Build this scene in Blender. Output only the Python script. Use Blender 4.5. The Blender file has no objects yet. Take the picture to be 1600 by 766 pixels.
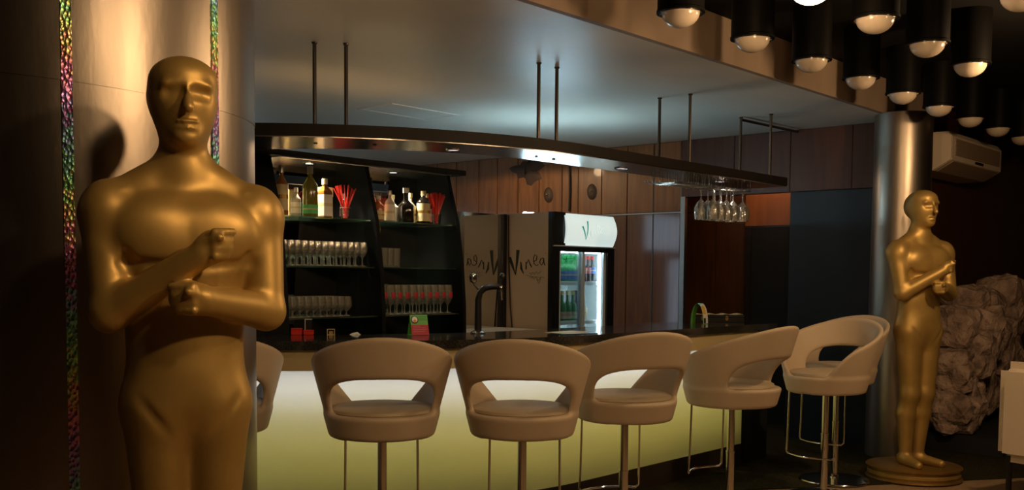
import bpy, math, random
import numpy as np
from mathutils import Matrix, Vector
random.seed(7); rng = np.random.default_rng(7)
scene = bpy.context.scene
col = scene.collection

# ------------------------------------------------------------------ camera
H = 1.4
PITCH = math.atan(103 / 1600.0); ROLL = 0.008
fw = Vector((0, math.cos(PITCH), -math.sin(PITCH))); rt = Vector((1, 0, 0)); up = rt.cross(fw)
r2 = math.cos(ROLL) * rt + math.sin(ROLL) * up
u2 = -math.sin(ROLL) * rt + math.cos(ROLL) * up
cd = bpy.data.cameras.new('camera'); cam = bpy.data.objects.new('camera', cd); col.objects.link(cam)
cd.sensor_fit = 'HORIZONTAL'; cd.sensor_width = 36; cd.lens = 36.0
cd.shift_y = 150 / 1600.0; cd.clip_start = 0.05; cd.clip_end = 100
cam.matrix_world = Matrix(((r2.x, u2.x, -fw.x, 0), (r2.y, u2.y, -fw.y, 0), (r2.z, u2.z, -fw.z, H), (0, 0, 0, 1)))
scene.camera = cam
# ------------------------------------------------------------------ world, exposure
w = bpy.data.worlds.new('world'); scene.world = w; w.use_nodes = True
w.node_tree.nodes['Background'].inputs[0].default_value = (0.9, 0.7, 0.5, 1)
w.node_tree.nodes['Background'].inputs[1].default_value = 0.0
vs = scene.view_settings
vs.view_transform = 'Standard'; vs.look = 'None'; vs.gamma = 1.0; vs.exposure = 0.0; vs.use_curve_mapping = False
try:
    scene.cycles.transparent_max_bounces = 32
except Exception:
    pass
# lamp strengths used by the lamp builders below
BULB_W = 20.0          # lit ceiling domes
STRIP_WHITE, STRIP_YELLOW = 3.5, 2.8
COOLER_SIGN, COOLER_TUBE = 1.9, 45.0
SHELF_SPOT_W = 38.0
DAY_PANE = 3.0
CEILING_FILL, COOLER_TOP_FILL, CANOPY_SPOT_W, PASSAGE_FILL_W, STAFF_FILL_W = 7.0, 150.0, 6.0, 6.0, 17.0

# ------------------------------------------------------------------ frame of the room: a along the bar, b away from the guests
TH = math.radians(48.5)
CA, SA = math.cos(TH), math.sin(TH)
def W(a, b, z=0.0): return Vector((a * CA - b * SA, a * SA + b * CA, z))

# ------------------------------------------------------------------ mesh helpers
class MB:
    def __init__(s): s.v = []; s.f = []
    def add(s, vs_, fs):
        n = len(s.v); s.v += [tuple(p) for p in vs_]; s.f += [tuple(i + n for i in q) for q in fs]; return s
    def box(s, x0, x1, y0, y1, z0, z1):
        return s.add([(x0, y0, z0), (x1, y0, z0), (x1, y1, z0), (x0, y1, z0), (x0, y0, z1), (x1, y0, z1), (x1, y1, z1), (x0, y1, z1)],
                     [(0, 3, 2, 1), (4, 5, 6, 7), (0, 1, 5, 4), (1, 2, 6, 5), (2, 3, 7, 6), (3, 0, 4, 7)])
    def bbox(s, x0, x1, y0, y1, z0, z1, c=0.004):
        # box with chamfered edges
        import bmesh
        bm = bmesh.new(); bmesh.ops.create_cube(bm, size=1.0)
        for v in bm.verts:
            v.co = Vector(((x0 + x1) / 2 + v.co.x * (x1 - x0), (y0 + y1) / 2 + v.co.y * (y1 - y0), (z0 + z1) / 2 + v.co.z * (z1 - z0)))
        bmesh.ops.bevel(bm, geom=bm.edges[:], offset=c, segments=5 if c > 0.02 else 2, affect='EDGES')
        bm.verts.index_update()
        s.add([v.co[:] for v in bm.verts], [[v.index for v in f.verts] for f in bm.faces]); bm.free(); return s
    def lathe(s, prof, n=20, c=(0, 0, 0), cap=True):
        vs_ = []; fs = []
        for r, z in prof:
            for k in range(n):
                t = 2 * math.pi * k / n; vs_.append((c[0] + r * math.cos(t), c[1] + r * math.sin(t), c[2] + z))
        for i in range(len(prof) - 1):
            for k in range(n):
                k2 = (k + 1) % n; fs.append((i * n + k, i * n + k2, (i + 1) * n + k2, (i + 1) * n + k))
        if cap:
            fs.append(tuple(range(n - 1, -1, -1))); m = (len(prof) - 1) * n; fs.append(tuple(m + k for k in range(n)))
        return s.add(vs_, fs)
    def tube(s, pts, r, n=8, cap=True):
        pts = [Vector(p) for p in pts]; vs_ = []; fs = []; prev = None
        rr = r if isinstance(r, (list, tuple)) else [r] * len(pts)
        for i, p in enumerate(pts):
            d = (pts[min(i + 1, len(pts) - 1)] - pts[max(i - 1, 0)]).normalized()
            if prev is None:
                x = d.cross(Vector((0, 0, 1)))
                if x.length < 1e-3: x = d.cross(Vector((1, 0, 0)))
            else:
                x = prev - d * prev.dot(d)
            x.normalize(); prev = x; y = d.cross(x)
            for k in range(n):
                t = 2 * math.pi * k / n; vs_.append(p + (x * math.cos(t) + y * math.sin(t)) * rr[i])
        for i in range(len(pts) - 1):
            for k in range(n):
                k2 = (k + 1) % n; fs.append((i * n + k, i * n + k2, (i + 1) * n + k2, (i + 1) * n + k))
        if cap:
            fs.append(tuple(range(n - 1, -1, -1))); m = (len(pts) - 1) * n; fs.append(tuple(m + k for k in range(n)))
        return s.add(vs_, fs)
    def strip_solid(s, outer, inner, z0, z1):
        # solid between two polylines (same count) in plan
        n = len(outer); vs_ = []; fs = []
        for (p, q) in zip(outer, inner):
            vs_ += [(p[0], p[1], z0), (q[0], q[1], z0), (q[0], q[1], z1), (p[0], p[1], z1)]
        for i in range(n - 1):
            for k in range(4):
                k2 = (k + 1) % 4; fs.append((i * 4 + k, (i + 1) * 4 + k, (i + 1) * 4 + k2, i * 4 + k2))
        fs.append((0, 1, 2, 3)); m = (n - 1) * 4; fs.append((m + 3, m + 2, m + 1, m))
        return s.add(vs_, fs)
    def prism(s, poly, ax, lo, hi):
        # polygon (u,v) extruded along axis ax; u,v are the two other axes in order
        n = len(poly)
        def mk(u, v, t):
            return (t, u, v) if ax == 0 else ((u, t, v) if ax == 1 else (u, v, t))
        vs_ = [mk(u, v, lo) for u, v in poly] + [mk(u, v, hi) for u, v in poly]
        fs = [tuple(range(n)), tuple(range(2 * n - 1, n - 1, -1))]
        for i in range(n):
            j = (i + 1) % n; fs.append((i, n + i, n + j, j))
        return s.add(vs_, fs)
    def mesh(s, name, mat, smooth=False, sharp=None):
        me = bpy.data.meshes.new(name); me.from_pydata(s.v, [], s.f); me.update()
        import bmesh
        bm = bmesh.new(); bm.from_mesh(me); bmesh.ops.recalc_face_normals(bm, faces=bm.faces[:]); bm.to_mesh(me); bm.free()
        if mat is not None: me.materials.append(mat)
        if smooth:
            me.shade_smooth()
            if sharp is None: sharp = 40
            me.set_sharp_from_angle(angle=math.radians(sharp))
        return me

def put(name, me, parent=None, loc=(0, 0, 0), rz=0.0):
    o = bpy.data.objects.new(name, me); col.objects.link(o); o.location = loc; o.rotation_euler = (0, 0, rz)
    if parent is not None: o.parent = parent
    return o
def part(name, mb, mat, parent=None, loc=(0, 0, 0), rz=0.0, smooth=False, label=None):
    o = put(name, mb.mesh(name, mat, smooth), parent, loc, rz)
    if label: o['label'] = label
    return o
def tag(o, label, cat, group=None):
    o['label'] = label; o['category'] = cat
    if group: o['group'] = group
    return o
def thing(name, label, cat, loc=(0, 0, 0), rz=0.0, group=None):
    return tag(put(name, None, None, loc, rz), label, cat, group)
def struct(name, mb, mat, rz=TH, loc=(0, 0, 0), smooth=False):
    o = part(name, mb, mat, None, loc, rz, smooth); o['kind'] = 'structure'; return o
def clone(root, loc, rz=None, label=None):
    r = root.copy(); col.objects.link(r); r.location = loc
    if rz is not None: r.rotation_euler = (0, 0, rz)
    if label: r['label'] = label
    for ch in list(root.children):
        c = ch.copy(); col.objects.link(c); c.parent = r
        for g in list(ch.children):
            d = g.copy(); col.objects.link(d); d.parent = c
    return r
ORD = ['first', 'second', 'third', 'fourth', 'fifth', 'sixth', 'seventh', 'eighth', 'ninth', 'tenth', 'eleventh', 'twelfth', 'thirteenth', 'fourteenth', 'fifteenth', 'sixteenth']

# ------------------------------------------------------------------ materials
def mat(name, color, rough=0.5, metal=0.0, spec=0.5, noise=None, bump=None, emit=None, stretch=(1, 1, 1), alpha=None, coat=0.0):
    m = bpy.data.materials.new(name); m.use_nodes = True
    nt = m.node_tree; b = nt.nodes['Principled BSDF']
    b.inputs['Base Color'].default_value = (*color, 1); b.inputs['Roughness'].default_value = rough
    b.inputs['Metallic'].default_value = metal; b.inputs['Specular IOR Level'].default_value = spec
    if coat: b.inputs['Coat Weight'].default_value = coat; b.inputs['Coat Roughness'].default_value = 0.07
    if noise or bump:
        tc = nt.nodes.new('ShaderNodeTexCoord'); mp = nt.nodes.new('ShaderNodeMapping'); mp.inputs['Scale'].default_value = stretch
        nt.links.new(tc.outputs['Object'], mp.inputs['Vector'])
    if noise:
        sc, c2, det = noise
        n = nt.nodes.new('ShaderNodeTexNoise'); n.inputs['Scale'].default_value = sc; n.inputs['Detail'].default_value = det
        nt.links.new(mp.outputs[0], n.inputs['Vector'])
        rp = nt.nodes.new('ShaderNodeValToRGB'); rp.color_ramp.elements[0].position = 0.32; rp.color_ramp.elements[1].position = 0.68
        rp.color_ramp.elements[0].color = (*color, 1); rp.color_ramp.elements[1].color = (*c2, 1)
        nt.links.new(n.outputs['Fac'], rp.inputs[0]); nt.links.new(rp.outputs[0], b.inputs['Base Color'])
    if bump:
        sc, st, dist = bump
        n2 = nt.nodes.new('ShaderNodeTexNoise'); n2.inputs['Scale'].default_value = sc; n2.inputs['Detail'].default_value = 6
        nt.links.new(mp.outputs[0], n2.inputs['Vector'])
        bp = nt.nodes.new('ShaderNodeBump'); bp.inputs['Strength'].default_value = st; bp.inputs['Distance'].default_value = dist
        nt.links.new(n2.outputs['Fac'], bp.inputs['Height']); nt.links.new(bp.outputs[0], b.inputs['Normal'])
    if emit:
        b.inputs['Emission Color'].default_value = (*emit[0], 1); b.inputs['Emission Strength'].default_value = emit[1]
    return m
def thin_glass(name, tint=(1, 1, 1), gloss=0.12, body=0.0, bodycol=(1, 1, 1), rough=0.03):
    m = bpy.data.materials.new(name); m.use_nodes = True; nt = m.node_tree
    for n in list(nt.nodes):
        if n.type != 'OUTPUT_MATERIAL': nt.nodes.remove(n)
    out = [n for n in nt.nodes if n.type == 'OUTPUT_MATERIAL'][0]
    tr = nt.nodes.new('ShaderNodeBsdfTransparent'); tr.inputs[0].default_value = (*tint, 1)
    gl = nt.nodes.new('ShaderNodeBsdfGlossy'); gl.inputs['Roughness'].default_value = rough
    lw = nt.nodes.new('ShaderNodeLayerWeight'); lw.inputs['Blend'].default_value = 0.35
    ma = nt.nodes.new('ShaderNodeMath'); ma.operation = 'ADD'; ma.use_clamp = True; ma.inputs[1].default_value = gloss
    mu = nt.nodes.new('ShaderNodeMath'); mu.operation = 'MULTIPLY'; mu.inputs[1].default_value = 0.75
    nt.links.new(lw.outputs['Fresnel'], mu.inputs[0]); nt.links.new(mu.outputs[0], ma.inputs[0])
    mx = nt.nodes.new('ShaderNodeMixShader'); nt.links.new(ma.outputs[0], mx.inputs[0])
    src = tr
    if body:
        df = nt.nodes.new('ShaderNodeBsdfDiffuse'); df.inputs[0].default_value = (*bodycol, 1)
        mb_ = nt.nodes.new('ShaderNodeMixShader'); mb_.inputs[0].default_value = body
        nt.links.new(tr.outputs[0], mb_.inputs[1]); nt.links.new(df.outputs[0], mb_.inputs[2]); src = mb_
    nt.links.new(src.outputs[0], mx.inputs[1]); nt.links.new(gl.outputs[0], mx.inputs[2]); nt.links.new(mx.outputs[0], out.inputs[0])
    return m
M = {}
M['carpet'] = mat('carpet', (0.012, 0.011, 0.005), 0.95, spec=0.1, noise=(60, (0.042, 0.036, 0.017), 8), bump=(180, 0.6, 0.004))
M['tan_floor'] = mat('tan_floor', (0.36, 0.25, 0.15), 0.45, noise=(5, (0.27, 0.185, 0.11), 4), stretch=(1, 8, 1))
M['ceil'] = mat('bar_ceiling', (0.78, 0.75, 0.66), 0.42, spec=0.5, noise=(0.9, (0.7, 0.67, 0.58), 3), bump=(0.8, 0.25, 0.15))
M['fascia'] = mat('soffit_fascia', (0.34, 0.25, 0.18), 0.7, noise=(3, (0.28, 0.205, 0.145), 3))
M['black_ceiling'] = mat('black_ceiling', (0.006, 0.0055, 0.005), 0.7, spec=0.1)
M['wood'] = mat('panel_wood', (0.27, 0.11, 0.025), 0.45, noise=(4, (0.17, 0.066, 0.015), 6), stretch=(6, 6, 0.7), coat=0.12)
M['wood_polished'] = mat('polished_panel_wood', (0.2, 0.08, 0.02), 0.45, noise=(4, (0.12, 0.046, 0.012), 6), stretch=(6, 6, 0.7), coat=0.9)
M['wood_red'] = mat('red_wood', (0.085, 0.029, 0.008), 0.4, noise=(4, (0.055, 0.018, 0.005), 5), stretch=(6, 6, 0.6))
M['wood_orange_glow'] = mat('orange_glow_wood', (0.3, 0.1, 0.025), 0.5, noise=(4, (0.24, 0.078, 0.02), 5), stretch=(6, 6, 0.6))  # passage wood with its warm lit glow put into the colour
M['wood_dark'] = mat('dark_wood', (0.02, 0.008, 0.005), 0.5, noise=(5, (0.012, 0.005, 0.004), 4))
M['navy'] = mat('navy_panel', (0.008, 0.014, 0.022), 0.5, noise=(2, (0.006, 0.011, 0.018), 3))
M['black'] = mat('black_lacquer', (0.006, 0.005, 0.005), 0.35)
M['shelf_black'] = mat('shelf_black', (0.003, 0.0027, 0.0025), 0.6, spec=0.15)
M['stain'] = mat('stain', (0.06, 0.032, 0.015), 0.6)
M['black_matt'] = mat('black_matt', (0.005, 0.005, 0.005), 0.8)
M['granite'] = mat('black_granite', (0.012, 0.011, 0.01), 0.1, spec=0.6, noise=(120, (0.035, 0.032, 0.026), 3))
M['bar_fascia'] = mat('bar_fascia', (0.5, 0.4, 0.2), 0.55)
def acrylic():
    m = bpy.data.materials.new('bar_panel_acrylic'); m.use_nodes = True; nt = m.node_tree
    b = nt.nodes['Principled BSDF']; out = [n for n in nt.nodes if n.type == 'OUTPUT_MATERIAL'][0]
    b.inputs['Base Color'].default_value = (0.3, 0.27, 0.14, 1); b.inputs['Roughness'].default_value = 0.5
    tl = nt.nodes.new('ShaderNodeBsdfTranslucent'); tl.inputs[0].default_value = (0.9, 0.89, 0.84, 1)
    mx = nt.nodes.new('ShaderNodeMixShader'); mx.inputs[0].default_value = 0.65
    nt.links.new(b.outputs[0], mx.inputs[1]); nt.links.new(tl.outputs[0], mx.inputs[2]); nt.links.new(mx.outputs[0], out.inputs[0])
    return m
M['bar_panel'] = acrylic()
M['box_back'] = mat('light_box_back', (0.55, 0.49, 0.1), 0.7)
M['plinth'] = mat('bar_plinth', (0.025, 0.017, 0.01), 0.5)
M['canopy'] = mat('canopy_edge', (0.01, 0.007, 0.005), 0.55, spec=0.25)
M['canopy_metal'] = mat('canopy_underside', (0.36, 0.34, 0.32), 0.26, 1.0, noise=(3, (0.28, 0.26, 0.24), 2), stretch=(14, 1, 1))
M['chrome'] = mat('chrome', (0.7, 0.68, 0.64), 0.12, 1.0)
M['rod'] = mat('hanger_metal', (0.13, 0.11, 0.09), 0.25, 1.0)
M['edge_strip'] = mat('edge_strip', (0.4, 0.36, 0.3), 0.3, 1.0)
M['mirror'] = mat('mirror', (0.62, 0.64, 0.62), 0.01, 1.0)
M['fabric'] = mat('stool_leather', (0.54, 0.43, 0.3), 0.55, noise=(300, (0.5, 0.395, 0.275), 2), bump=(500, 0.25, 0.0008))
M['cushion'] = mat('cushion_leather', (0.46, 0.37, 0.24), 0.5, bump=(400, 0.2, 0.0008))
M['gold'] = mat('gold_paint', (0.5, 0.33, 0.1), 0.46, 0.55, noise=(7, (0.4, 0.26, 0.075), 5), bump=(40, 0.08, 0.003))
M['gold_dark'] = mat('gold_paint_dark', (0.33, 0.2, 0.05), 0.45, 0.7, noise=(6, (0.24, 0.14, 0.035), 5))
M['white_plastic'] = mat('white_plastic', (0.62, 0.52, 0.4), 0.5)
M['grille'] = mat('unit_grille', (0.3, 0.22, 0.15), 0.6)
M['dome_off'] = mat('dome_glass', (0.5, 0.42, 0.33), 0.2)
M['dome_on'] = mat('dome_glass_lit', (0.9, 0.8, 0.6), 0.2, emit=((1, 0.8, 0.5), 9.0))
M['housing'] = mat('lamp_housing', (0.003, 0.0027, 0.0025), 0.5, spec=0.06)
M['rock'] = mat('rock', (0.55, 0.4, 0.31), 0.85, noise=(7, (0.17, 0.11, 0.08), 8), bump=(16, 0.9, 0.05))
M['white_leather'] = mat('white_leather', (0.62, 0.52, 0.4), 0.5)
M['sign'] = mat('sign_lit', (0.8, 0.85, 0.83), 0.4, emit=((0.74, 0.92, 0.9), COOLER_SIGN * 0.36))
M['tube_lit'] = mat('tube_lit', (0.9, 0.9, 0.9), 0.4, emit=((0.72, 0.93, 1.0), COOLER_TUBE))
M['cooler_side'] = mat('cooler_side', (0.62, 0.48, 0.34), 0.5, noise=(2, (0.57, 0.44, 0.31), 3))
M['cooler_white'] = mat('cooler_inner', (0.75, 0.8, 0.8), 0.5)
M['cooler_wire'] = mat('cooler_wire', (0.8, 0.85, 0.85), 0.35)
M['cooler_frame'] = mat('cooler_frame', (0.5, 0.6, 0.66), 0.35, 0.2)
M['cooler_black'] = mat('cooler_black', (0.006, 0.007, 0.008), 0.3)
M['ink'] = mat('logo_ink', (0.012, 0.028, 0.016), 0.6)
M['ink_teal'] = mat('logo_teal', (0.02, 0.2, 0.18), 0.6, emit=((0.02, 0.2, 0.17), 1.0))
M['ink_pale'] = mat('logo_pale', (0.1, 0.09, 0.055), 0.6)
M['glass'] = thin_glass('clear_glass', (0.97, 0.97, 0.95), 0.2, 0.14, (1, 0.97, 0.84), 0.08)
M['pane'] = thin_glass('door_pane', (0.93, 0.97, 0.98), 0.02, 0, rough=0.01)
M['shelf_glass'] = thin_glass('shelf_glass', (0.86, 0.93, 0.88), 0.05, 0.05, (0.3, 0.55, 0.4))
M['red_straw'] = mat('red_straw', (0.75, 0.035, 0.02), 0.35)
M['amber'] = mat('amber_spirit', (0.23, 0.085, 0.015), 0.12, spec=0.8)
M['olive_glass'] = mat('olive_spirit', (0.17, 0.15, 0.02), 0.12, spec=0.8)
M['dark_glass'] = mat('dark_bottle', (0.012, 0.009, 0.006), 0.1, spec=0.8)
M['wine_glass'] = mat('red_brown_bottle', (0.08, 0.014, 0.008), 0.12, spec=0.8)
M['rose'] = mat('orange_spirit', (0.4, 0.1, 0.03), 0.15, spec=0.7)
M['clear_spirit'] = mat('clear_spirit', (0.42, 0.38, 0.3), 0.1, spec=0.8)
M['green_glass'] = mat('green_bottle', (0.03, 0.3, 0.08), 0.15, spec=0.8)
M['cola'] = mat('cola_bottle', (0.05, 0.012, 0.008), 0.2, spec=0.7)
M['label_white'] = mat('white_label', (0.68, 0.64, 0.54), 0.6)
M['label_cream'] = mat('cream_label', (0.55, 0.45, 0.24), 0.6)
M['label_blue'] = mat('blue_label', (0.06, 0.16, 0.45), 0.6)
M['label_pink'] = mat('pink_label', (0.6, 0.2, 0.22), 0.6)
M['label_green'] = mat('green_label', (0.1, 0.5, 0.15), 0.6)
M['foil_yellow'] = mat('yellow_foil', (0.65, 0.6, 0.2), 0.4)
M['cap_silver'] = mat('silver_cap', (0.6, 0.58, 0.52), 0.3, 0.7)
M['card_green'] = mat('card_green', (0.13, 0.42, 0.07), 0.5)
M['card_red'] = mat('card_red', (0.42, 0.02, 0.04), 0.5)
M['card_white'] = mat('card_white', (0.75, 0.75, 0.7), 0.5)
M['card_yellow'] = mat('card_yellow', (0.75, 0.5, 0.04), 0.5)
M['card_orange'] = mat('card_orange', (0.75, 0.22, 0.03), 0.5)
M['red_plastic'] = mat('red_plastic', (0.7, 0.03, 0.02), 0.4)
M['cardboard'] = mat('cardboard', (0.45, 0.28, 0.1), 0.7)
M['brass'] = mat('brass', (0.6, 0.42, 0.15), 0.3, 1.0)
M['cable'] = mat('cable_black', (0.01, 0.009, 0.008), 0.5)
M['spot_lit'] = mat('spot_lit', (1, 1, 1), 0.4, emit=((1, 0.93, 0.95), 1.6))
M['spot_canopy'] = mat('spot_canopy_lit', (1, 1, 1), 0.4, emit=((1, 0.85, 0.95), 0.9))
M['strip_white'] = mat('strip_white', (1, 1, 1), 0.4, emit=((0.85, 0.87, 1.0), STRIP_WHITE))
M['day_pane'] = mat('day_pane', (0.8, 0.85, 0.9), 0.3, emit=((0.55, 0.78, 1.0), DAY_PANE))
M['fill_pane_dim'] = mat('fill_pane_dim', (0.8, 0.85, 0.9), 0.3, emit=((0.5, 0.75, 0.9), DAY_PANE * 0.5))
M['ceiling_fill'] = mat('ceiling_fill_glow', (1, 1, 1), 0.4, emit=((1, 0.64, 0.3), CEILING_FILL))
M['cool_fill'] = mat('cool_fill_glow', (1, 1, 1), 0.4, emit=((0.55, 0.85, 1.0), COOLER_TOP_FILL))
M['strip_yellow'] = mat('strip_yellow', (1, 1, 1), 0.4, emit=((1.0, 0.88, 0.16), STRIP_YELLOW))
# brushed steel of the columns
def steel():
    m = mat('brushed_steel', (0.4, 0.34, 0.28), 0.37, 1.0, noise=(2.2, (0.33, 0.28, 0.23), 4), bump=(3, 0.15, 0.03), stretch=(1.6, 1.6, 0.5))
    return m
M['steel'] = steel()
def holo():
    m = bpy.data.materials.new('holographic_tape'); m.use_nodes = True; nt = m.node_tree; b = nt.nodes['Principled BSDF']
    tc = nt.nodes.new('ShaderNodeTexCoord'); mp = nt.nodes.new('ShaderNodeMapping'); mp.inputs['Scale'].default_value = (40, 40, 26)
    nt.links.new(tc.outputs['Object'], mp.inputs[0])
    vo = nt.nodes.new('ShaderNodeTexVoronoi'); vo.inputs['Scale'].default_value = 2.4; nt.links.new(mp.outputs[0], vo.inputs['Vector'])
    hs = nt.nodes.new('ShaderNodeCombineColor'); hs.mode = 'HSV'; hs.inputs[1].default_value = 0.6; hs.inputs[2].default_value = 0.85
    sx = nt.nodes.new('ShaderNodeSeparateXYZ'); nt.links.new(tc.outputs['Object'], sx.inputs[0])
    sc = nt.nodes.new('ShaderNodeSeparateColor'); nt.links.new(vo.outputs['Color'], sc.inputs[0])
    a = nt.nodes.new('ShaderNodeMath'); a.operation = 'MULTIPLY_ADD'; a.inputs[1].default_value = 1.9
    c = nt.nodes.new('ShaderNodeMath'); c.operation = 'MULTIPLY'; c.inputs[1].default_value = 0.28
    nt.links.new(sc.outputs[0], c.inputs[0]); nt.links.new(sx.outputs[2], a.inputs[0]); nt.links.new(c.outputs[0], a.inputs[2])
    fr = nt.nodes.new('ShaderNodeMath'); fr.operation = 'FRACT'; nt.links.new(a.outputs[0], fr.inputs[0])
    nt.links.new(fr.outputs[0], hs.inputs[0]); nt.links.new(hs.outputs[0], b.inputs['Base Color'])
    b.inputs['Metallic'].default_value = 0.92; b.inputs['Roughness'].default_value = 0.4
    bp = nt.nodes.new('ShaderNodeBump'); bp.inputs['Strength'].default_value = 0.9; bp.inputs['Distance'].default_value = 0.006
    nt.links.new(vo.outputs['Distance'], bp.inputs['Height']); nt.links.new(bp.outputs[0], b.inputs['Normal'])
    return m
M['holo'] = holo()

# ------------------------------------------------------------------ signed distance sculpting (numpy surface nets)
class Field:
    def __init__(s, lo, hi, h):
        s.lo = np.array(lo, float); s.h = h
        s.n = np.ceil((np.array(hi) - s.lo) / h).astype(int) + 1
        s.ax = [s.lo[i] + h * np.arange(s.n[i]) for i in range(3)]
        s.F = np.full(s.n, 0.08)
    def sub(s, lo, hi):
        i0 = np.clip(np.floor((np.array(lo) - s.lo) / s.h).astype(int), 0, s.n - 1); i1 = np.clip(np.ceil((np.array(hi) - s.lo) / s.h).astype(int) + 1, 1, s.n)
        sl = tuple(slice(a, b) for a, b in zip(i0, i1))
        g = np.meshgrid(*[s.ax[i][sl[i]] for i in range(3)], indexing='ij')
        return sl, g
    def un(s, lo, hi, fn, k):
        m = 0.08; sl, (x, y, z) = s.sub(np.array(lo) - m, np.array(hi) + m)
        d = fn(x, y, z); A_ = s.F[sl]
        hh = np.clip(0.5 + 0.5 * (A_ - d) / k, 0, 1); s.F[sl] = A_ * (1 - hh) + d * hh - k * hh * (1 - hh)
    def cone(s, p, q, r1, r2_, k=0.03):
        p = np.array(p, float); q = np.array(q, float); r = max(r1, r2_); e = q - p; L2 = e @ e
        def fn(x, y, z):
            t = np.clip(((x - p[0]) * e[0] + (y - p[1]) * e[1] + (z - p[2]) * e[2]) / L2, 0, 1)
            return np.sqrt((x - p[0] - t * e[0]) ** 2 + (y - p[1] - t * e[1]) ** 2 + (z - p[2] - t * e[2]) ** 2) - (r1 + (r2_ - r1) * t)
        s.un(np.minimum(p, q) - r, np.maximum(p, q) + r, fn, k)
    def ell(s, c, r, k=0.03):
        c = np.array(c, float); r = np.array(r, float)
        def fn(x, y, z):
            u, v, w_ = (x - c[0]) / r[0], (y - c[1]) / r[1], (z - c[2]) / r[2]
            k0 = np.sqrt(u * u + v * v + w_ * w_); k1 = np.sqrt((u / r[0]) ** 2 + (v / r[1]) ** 2 + (w_ / r[2]) ** 2)
            return k0 * (k0 - 1.0) / np.maximum(k1, 1e-6)
        s.un(c - r, c + r, fn, k)
    def groove(s, p, q, width, depth):
        # dig (depth>0) or raise (depth<0) the surface along a segment
        p = np.array(p, float); q = np.array(q, float); m = width * 3; e = q - p; L2 = e @ e
        sl, (x, y, z) = s.sub(np.minimum(p, q) - m, np.maximum(p, q) + m)
        t = np.clip(((x - p[0]) * e[0] + (y - p[1]) * e[1] + (z - p[2]) * e[2]) / L2, 0, 1)
        d2 = (x - p[0] - t * e[0]) ** 2 + (y - p[1] - t * e[1]) ** 2 + (z - p[2] - t * e[2]) ** 2
        s.F[sl] += depth * np.exp(-d2 / width ** 2)
    def mesh(s, name, mat_):
        F = s.F; n = np.array(F.shape); S = F < 0
        cn = n - 1
        cnt = np.zeros(cn); pos = np.zeros((*cn, 3))
        off = [(i, j, k) for i in (0, 1) for j in (0, 1) for k in (0, 1)]
        def cs(o): return tuple(slice(o[i], o[i] + cn[i]) for i in range(3))
        for o in off:
            for ax in range(3):
                if o[ax] == 0:
                    o2 = list(o); o2[ax] = 1
                    f0 = F[cs(o)]; f1 = F[cs(o2)]; cr = (f0 < 0) != (f1 < 0)
                    t = np.where(cr, f0 / np.where(cr, f0 - f1, 1), 0)
                    cnt += cr
                    for i in range(3):
                        pos[..., i] += np.where(cr, (t if i == ax else o[i]), 0)
        act = cnt > 0
        idx = np.full(cn, -1); idx[act] = np.arange(act.sum())
        base = np.argwhere(act)
        V = (base + pos[act] / cnt[act][:, None]) * s.h + s.lo
        quads = []
        for ax in range(3):
            a1, a2 = [(1, 2), (2, 0), (0, 1)][ax]
            sA = [slice(None)] * 3; sB = [slice(None)] * 3
            sA[ax] = slice(0, n[ax] - 1); sB[ax] = slice(1, n[ax])
            ch = S[tuple(sA)] != S[tuple(sB)]; flip = S[tuple(sB)]
            I = np.argwhere(ch)
            ok = (I[:, a1] > 0) & (I[:, a2] > 0) & (I[:, a1] < cn[a1]) & (I[:, a2] < cn[a2]); I = I[ok]
            fl = flip[tuple(I.T)]
            def g(d1, d2):
                J = I.copy(); J[:, a1] -= d1; J[:, a2] -= d2; return idx[tuple(J.T)]
            q = np.stack([g(0, 0), g(1, 0), g(1, 1), g(0, 1)], 1)
            q[fl] = q[fl][:, ::-1]; quads.append(q)
        Q = np.concatenate(quads); Q = Q[(Q >= 0).all(1)]
        me = bpy.data.meshes.new(name); me.from_pydata(V.tolist(), [], Q[:, ::-1].tolist()); me.update()
        me.materials.append(mat_); me.shade_smooth()
        return me

# ================================================================== THE SETTING
ZC, ZB = 2.66, 2.92
struct('floor', MB().box(-5, 14.5, -5.0, 10, -0.1, 0), M['tan_floor'])
# carpet strip along the bar, raised by its pile
cp = [W(0.2, 5.6), W(1.0, 2.2), Vector((0.6, 6.42, 0)), Vector((1.87, 6.72, 0)), Vector((2.62, 6.89, 0)), Vector((3.62, 7.15, 0)), Vector((7.0, 8.0, 0)), W(13.5, 3.3), W(8.9, 5.3), W(4, 5.0)]
struct('floor_carpet', MB().prism([(p.x, p.y) for p in cp], 2, 0.0, 0.008), M['carpet'], rz=0)
struct('ceiling_bar', MB().box(-5, 9.2, 3.17, 10, ZC, ZC + 0.08), M['ceil'])
struct('trim_soffit', MB().box(-5, 9.2, 3.13, 3.169, ZC, ZB), M['fascia'])
struct('ceiling', MB().box(-5, 14.5, -5, 3.13, ZB, ZB + 0.1), M['black_ceiling'])
struct('wall_left', MB().box(-5.1, -5, -5, 10, 0, ZB), M['wood_dark'])
struct('wall_front', MB().box(-5, 14.5, -5.1, -5, 0, ZB), M['wood_dark'])
struct('wall_right', MB().box(14.5, 14.6, -5, 10, 0, ZB), M['wood_dark'])
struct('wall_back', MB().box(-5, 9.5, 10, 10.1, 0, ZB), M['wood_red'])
struct('wall_side', MB().box(8.3, 14.5, 3.25, 3.35, 0, ZB), M['wood_red'])
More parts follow.
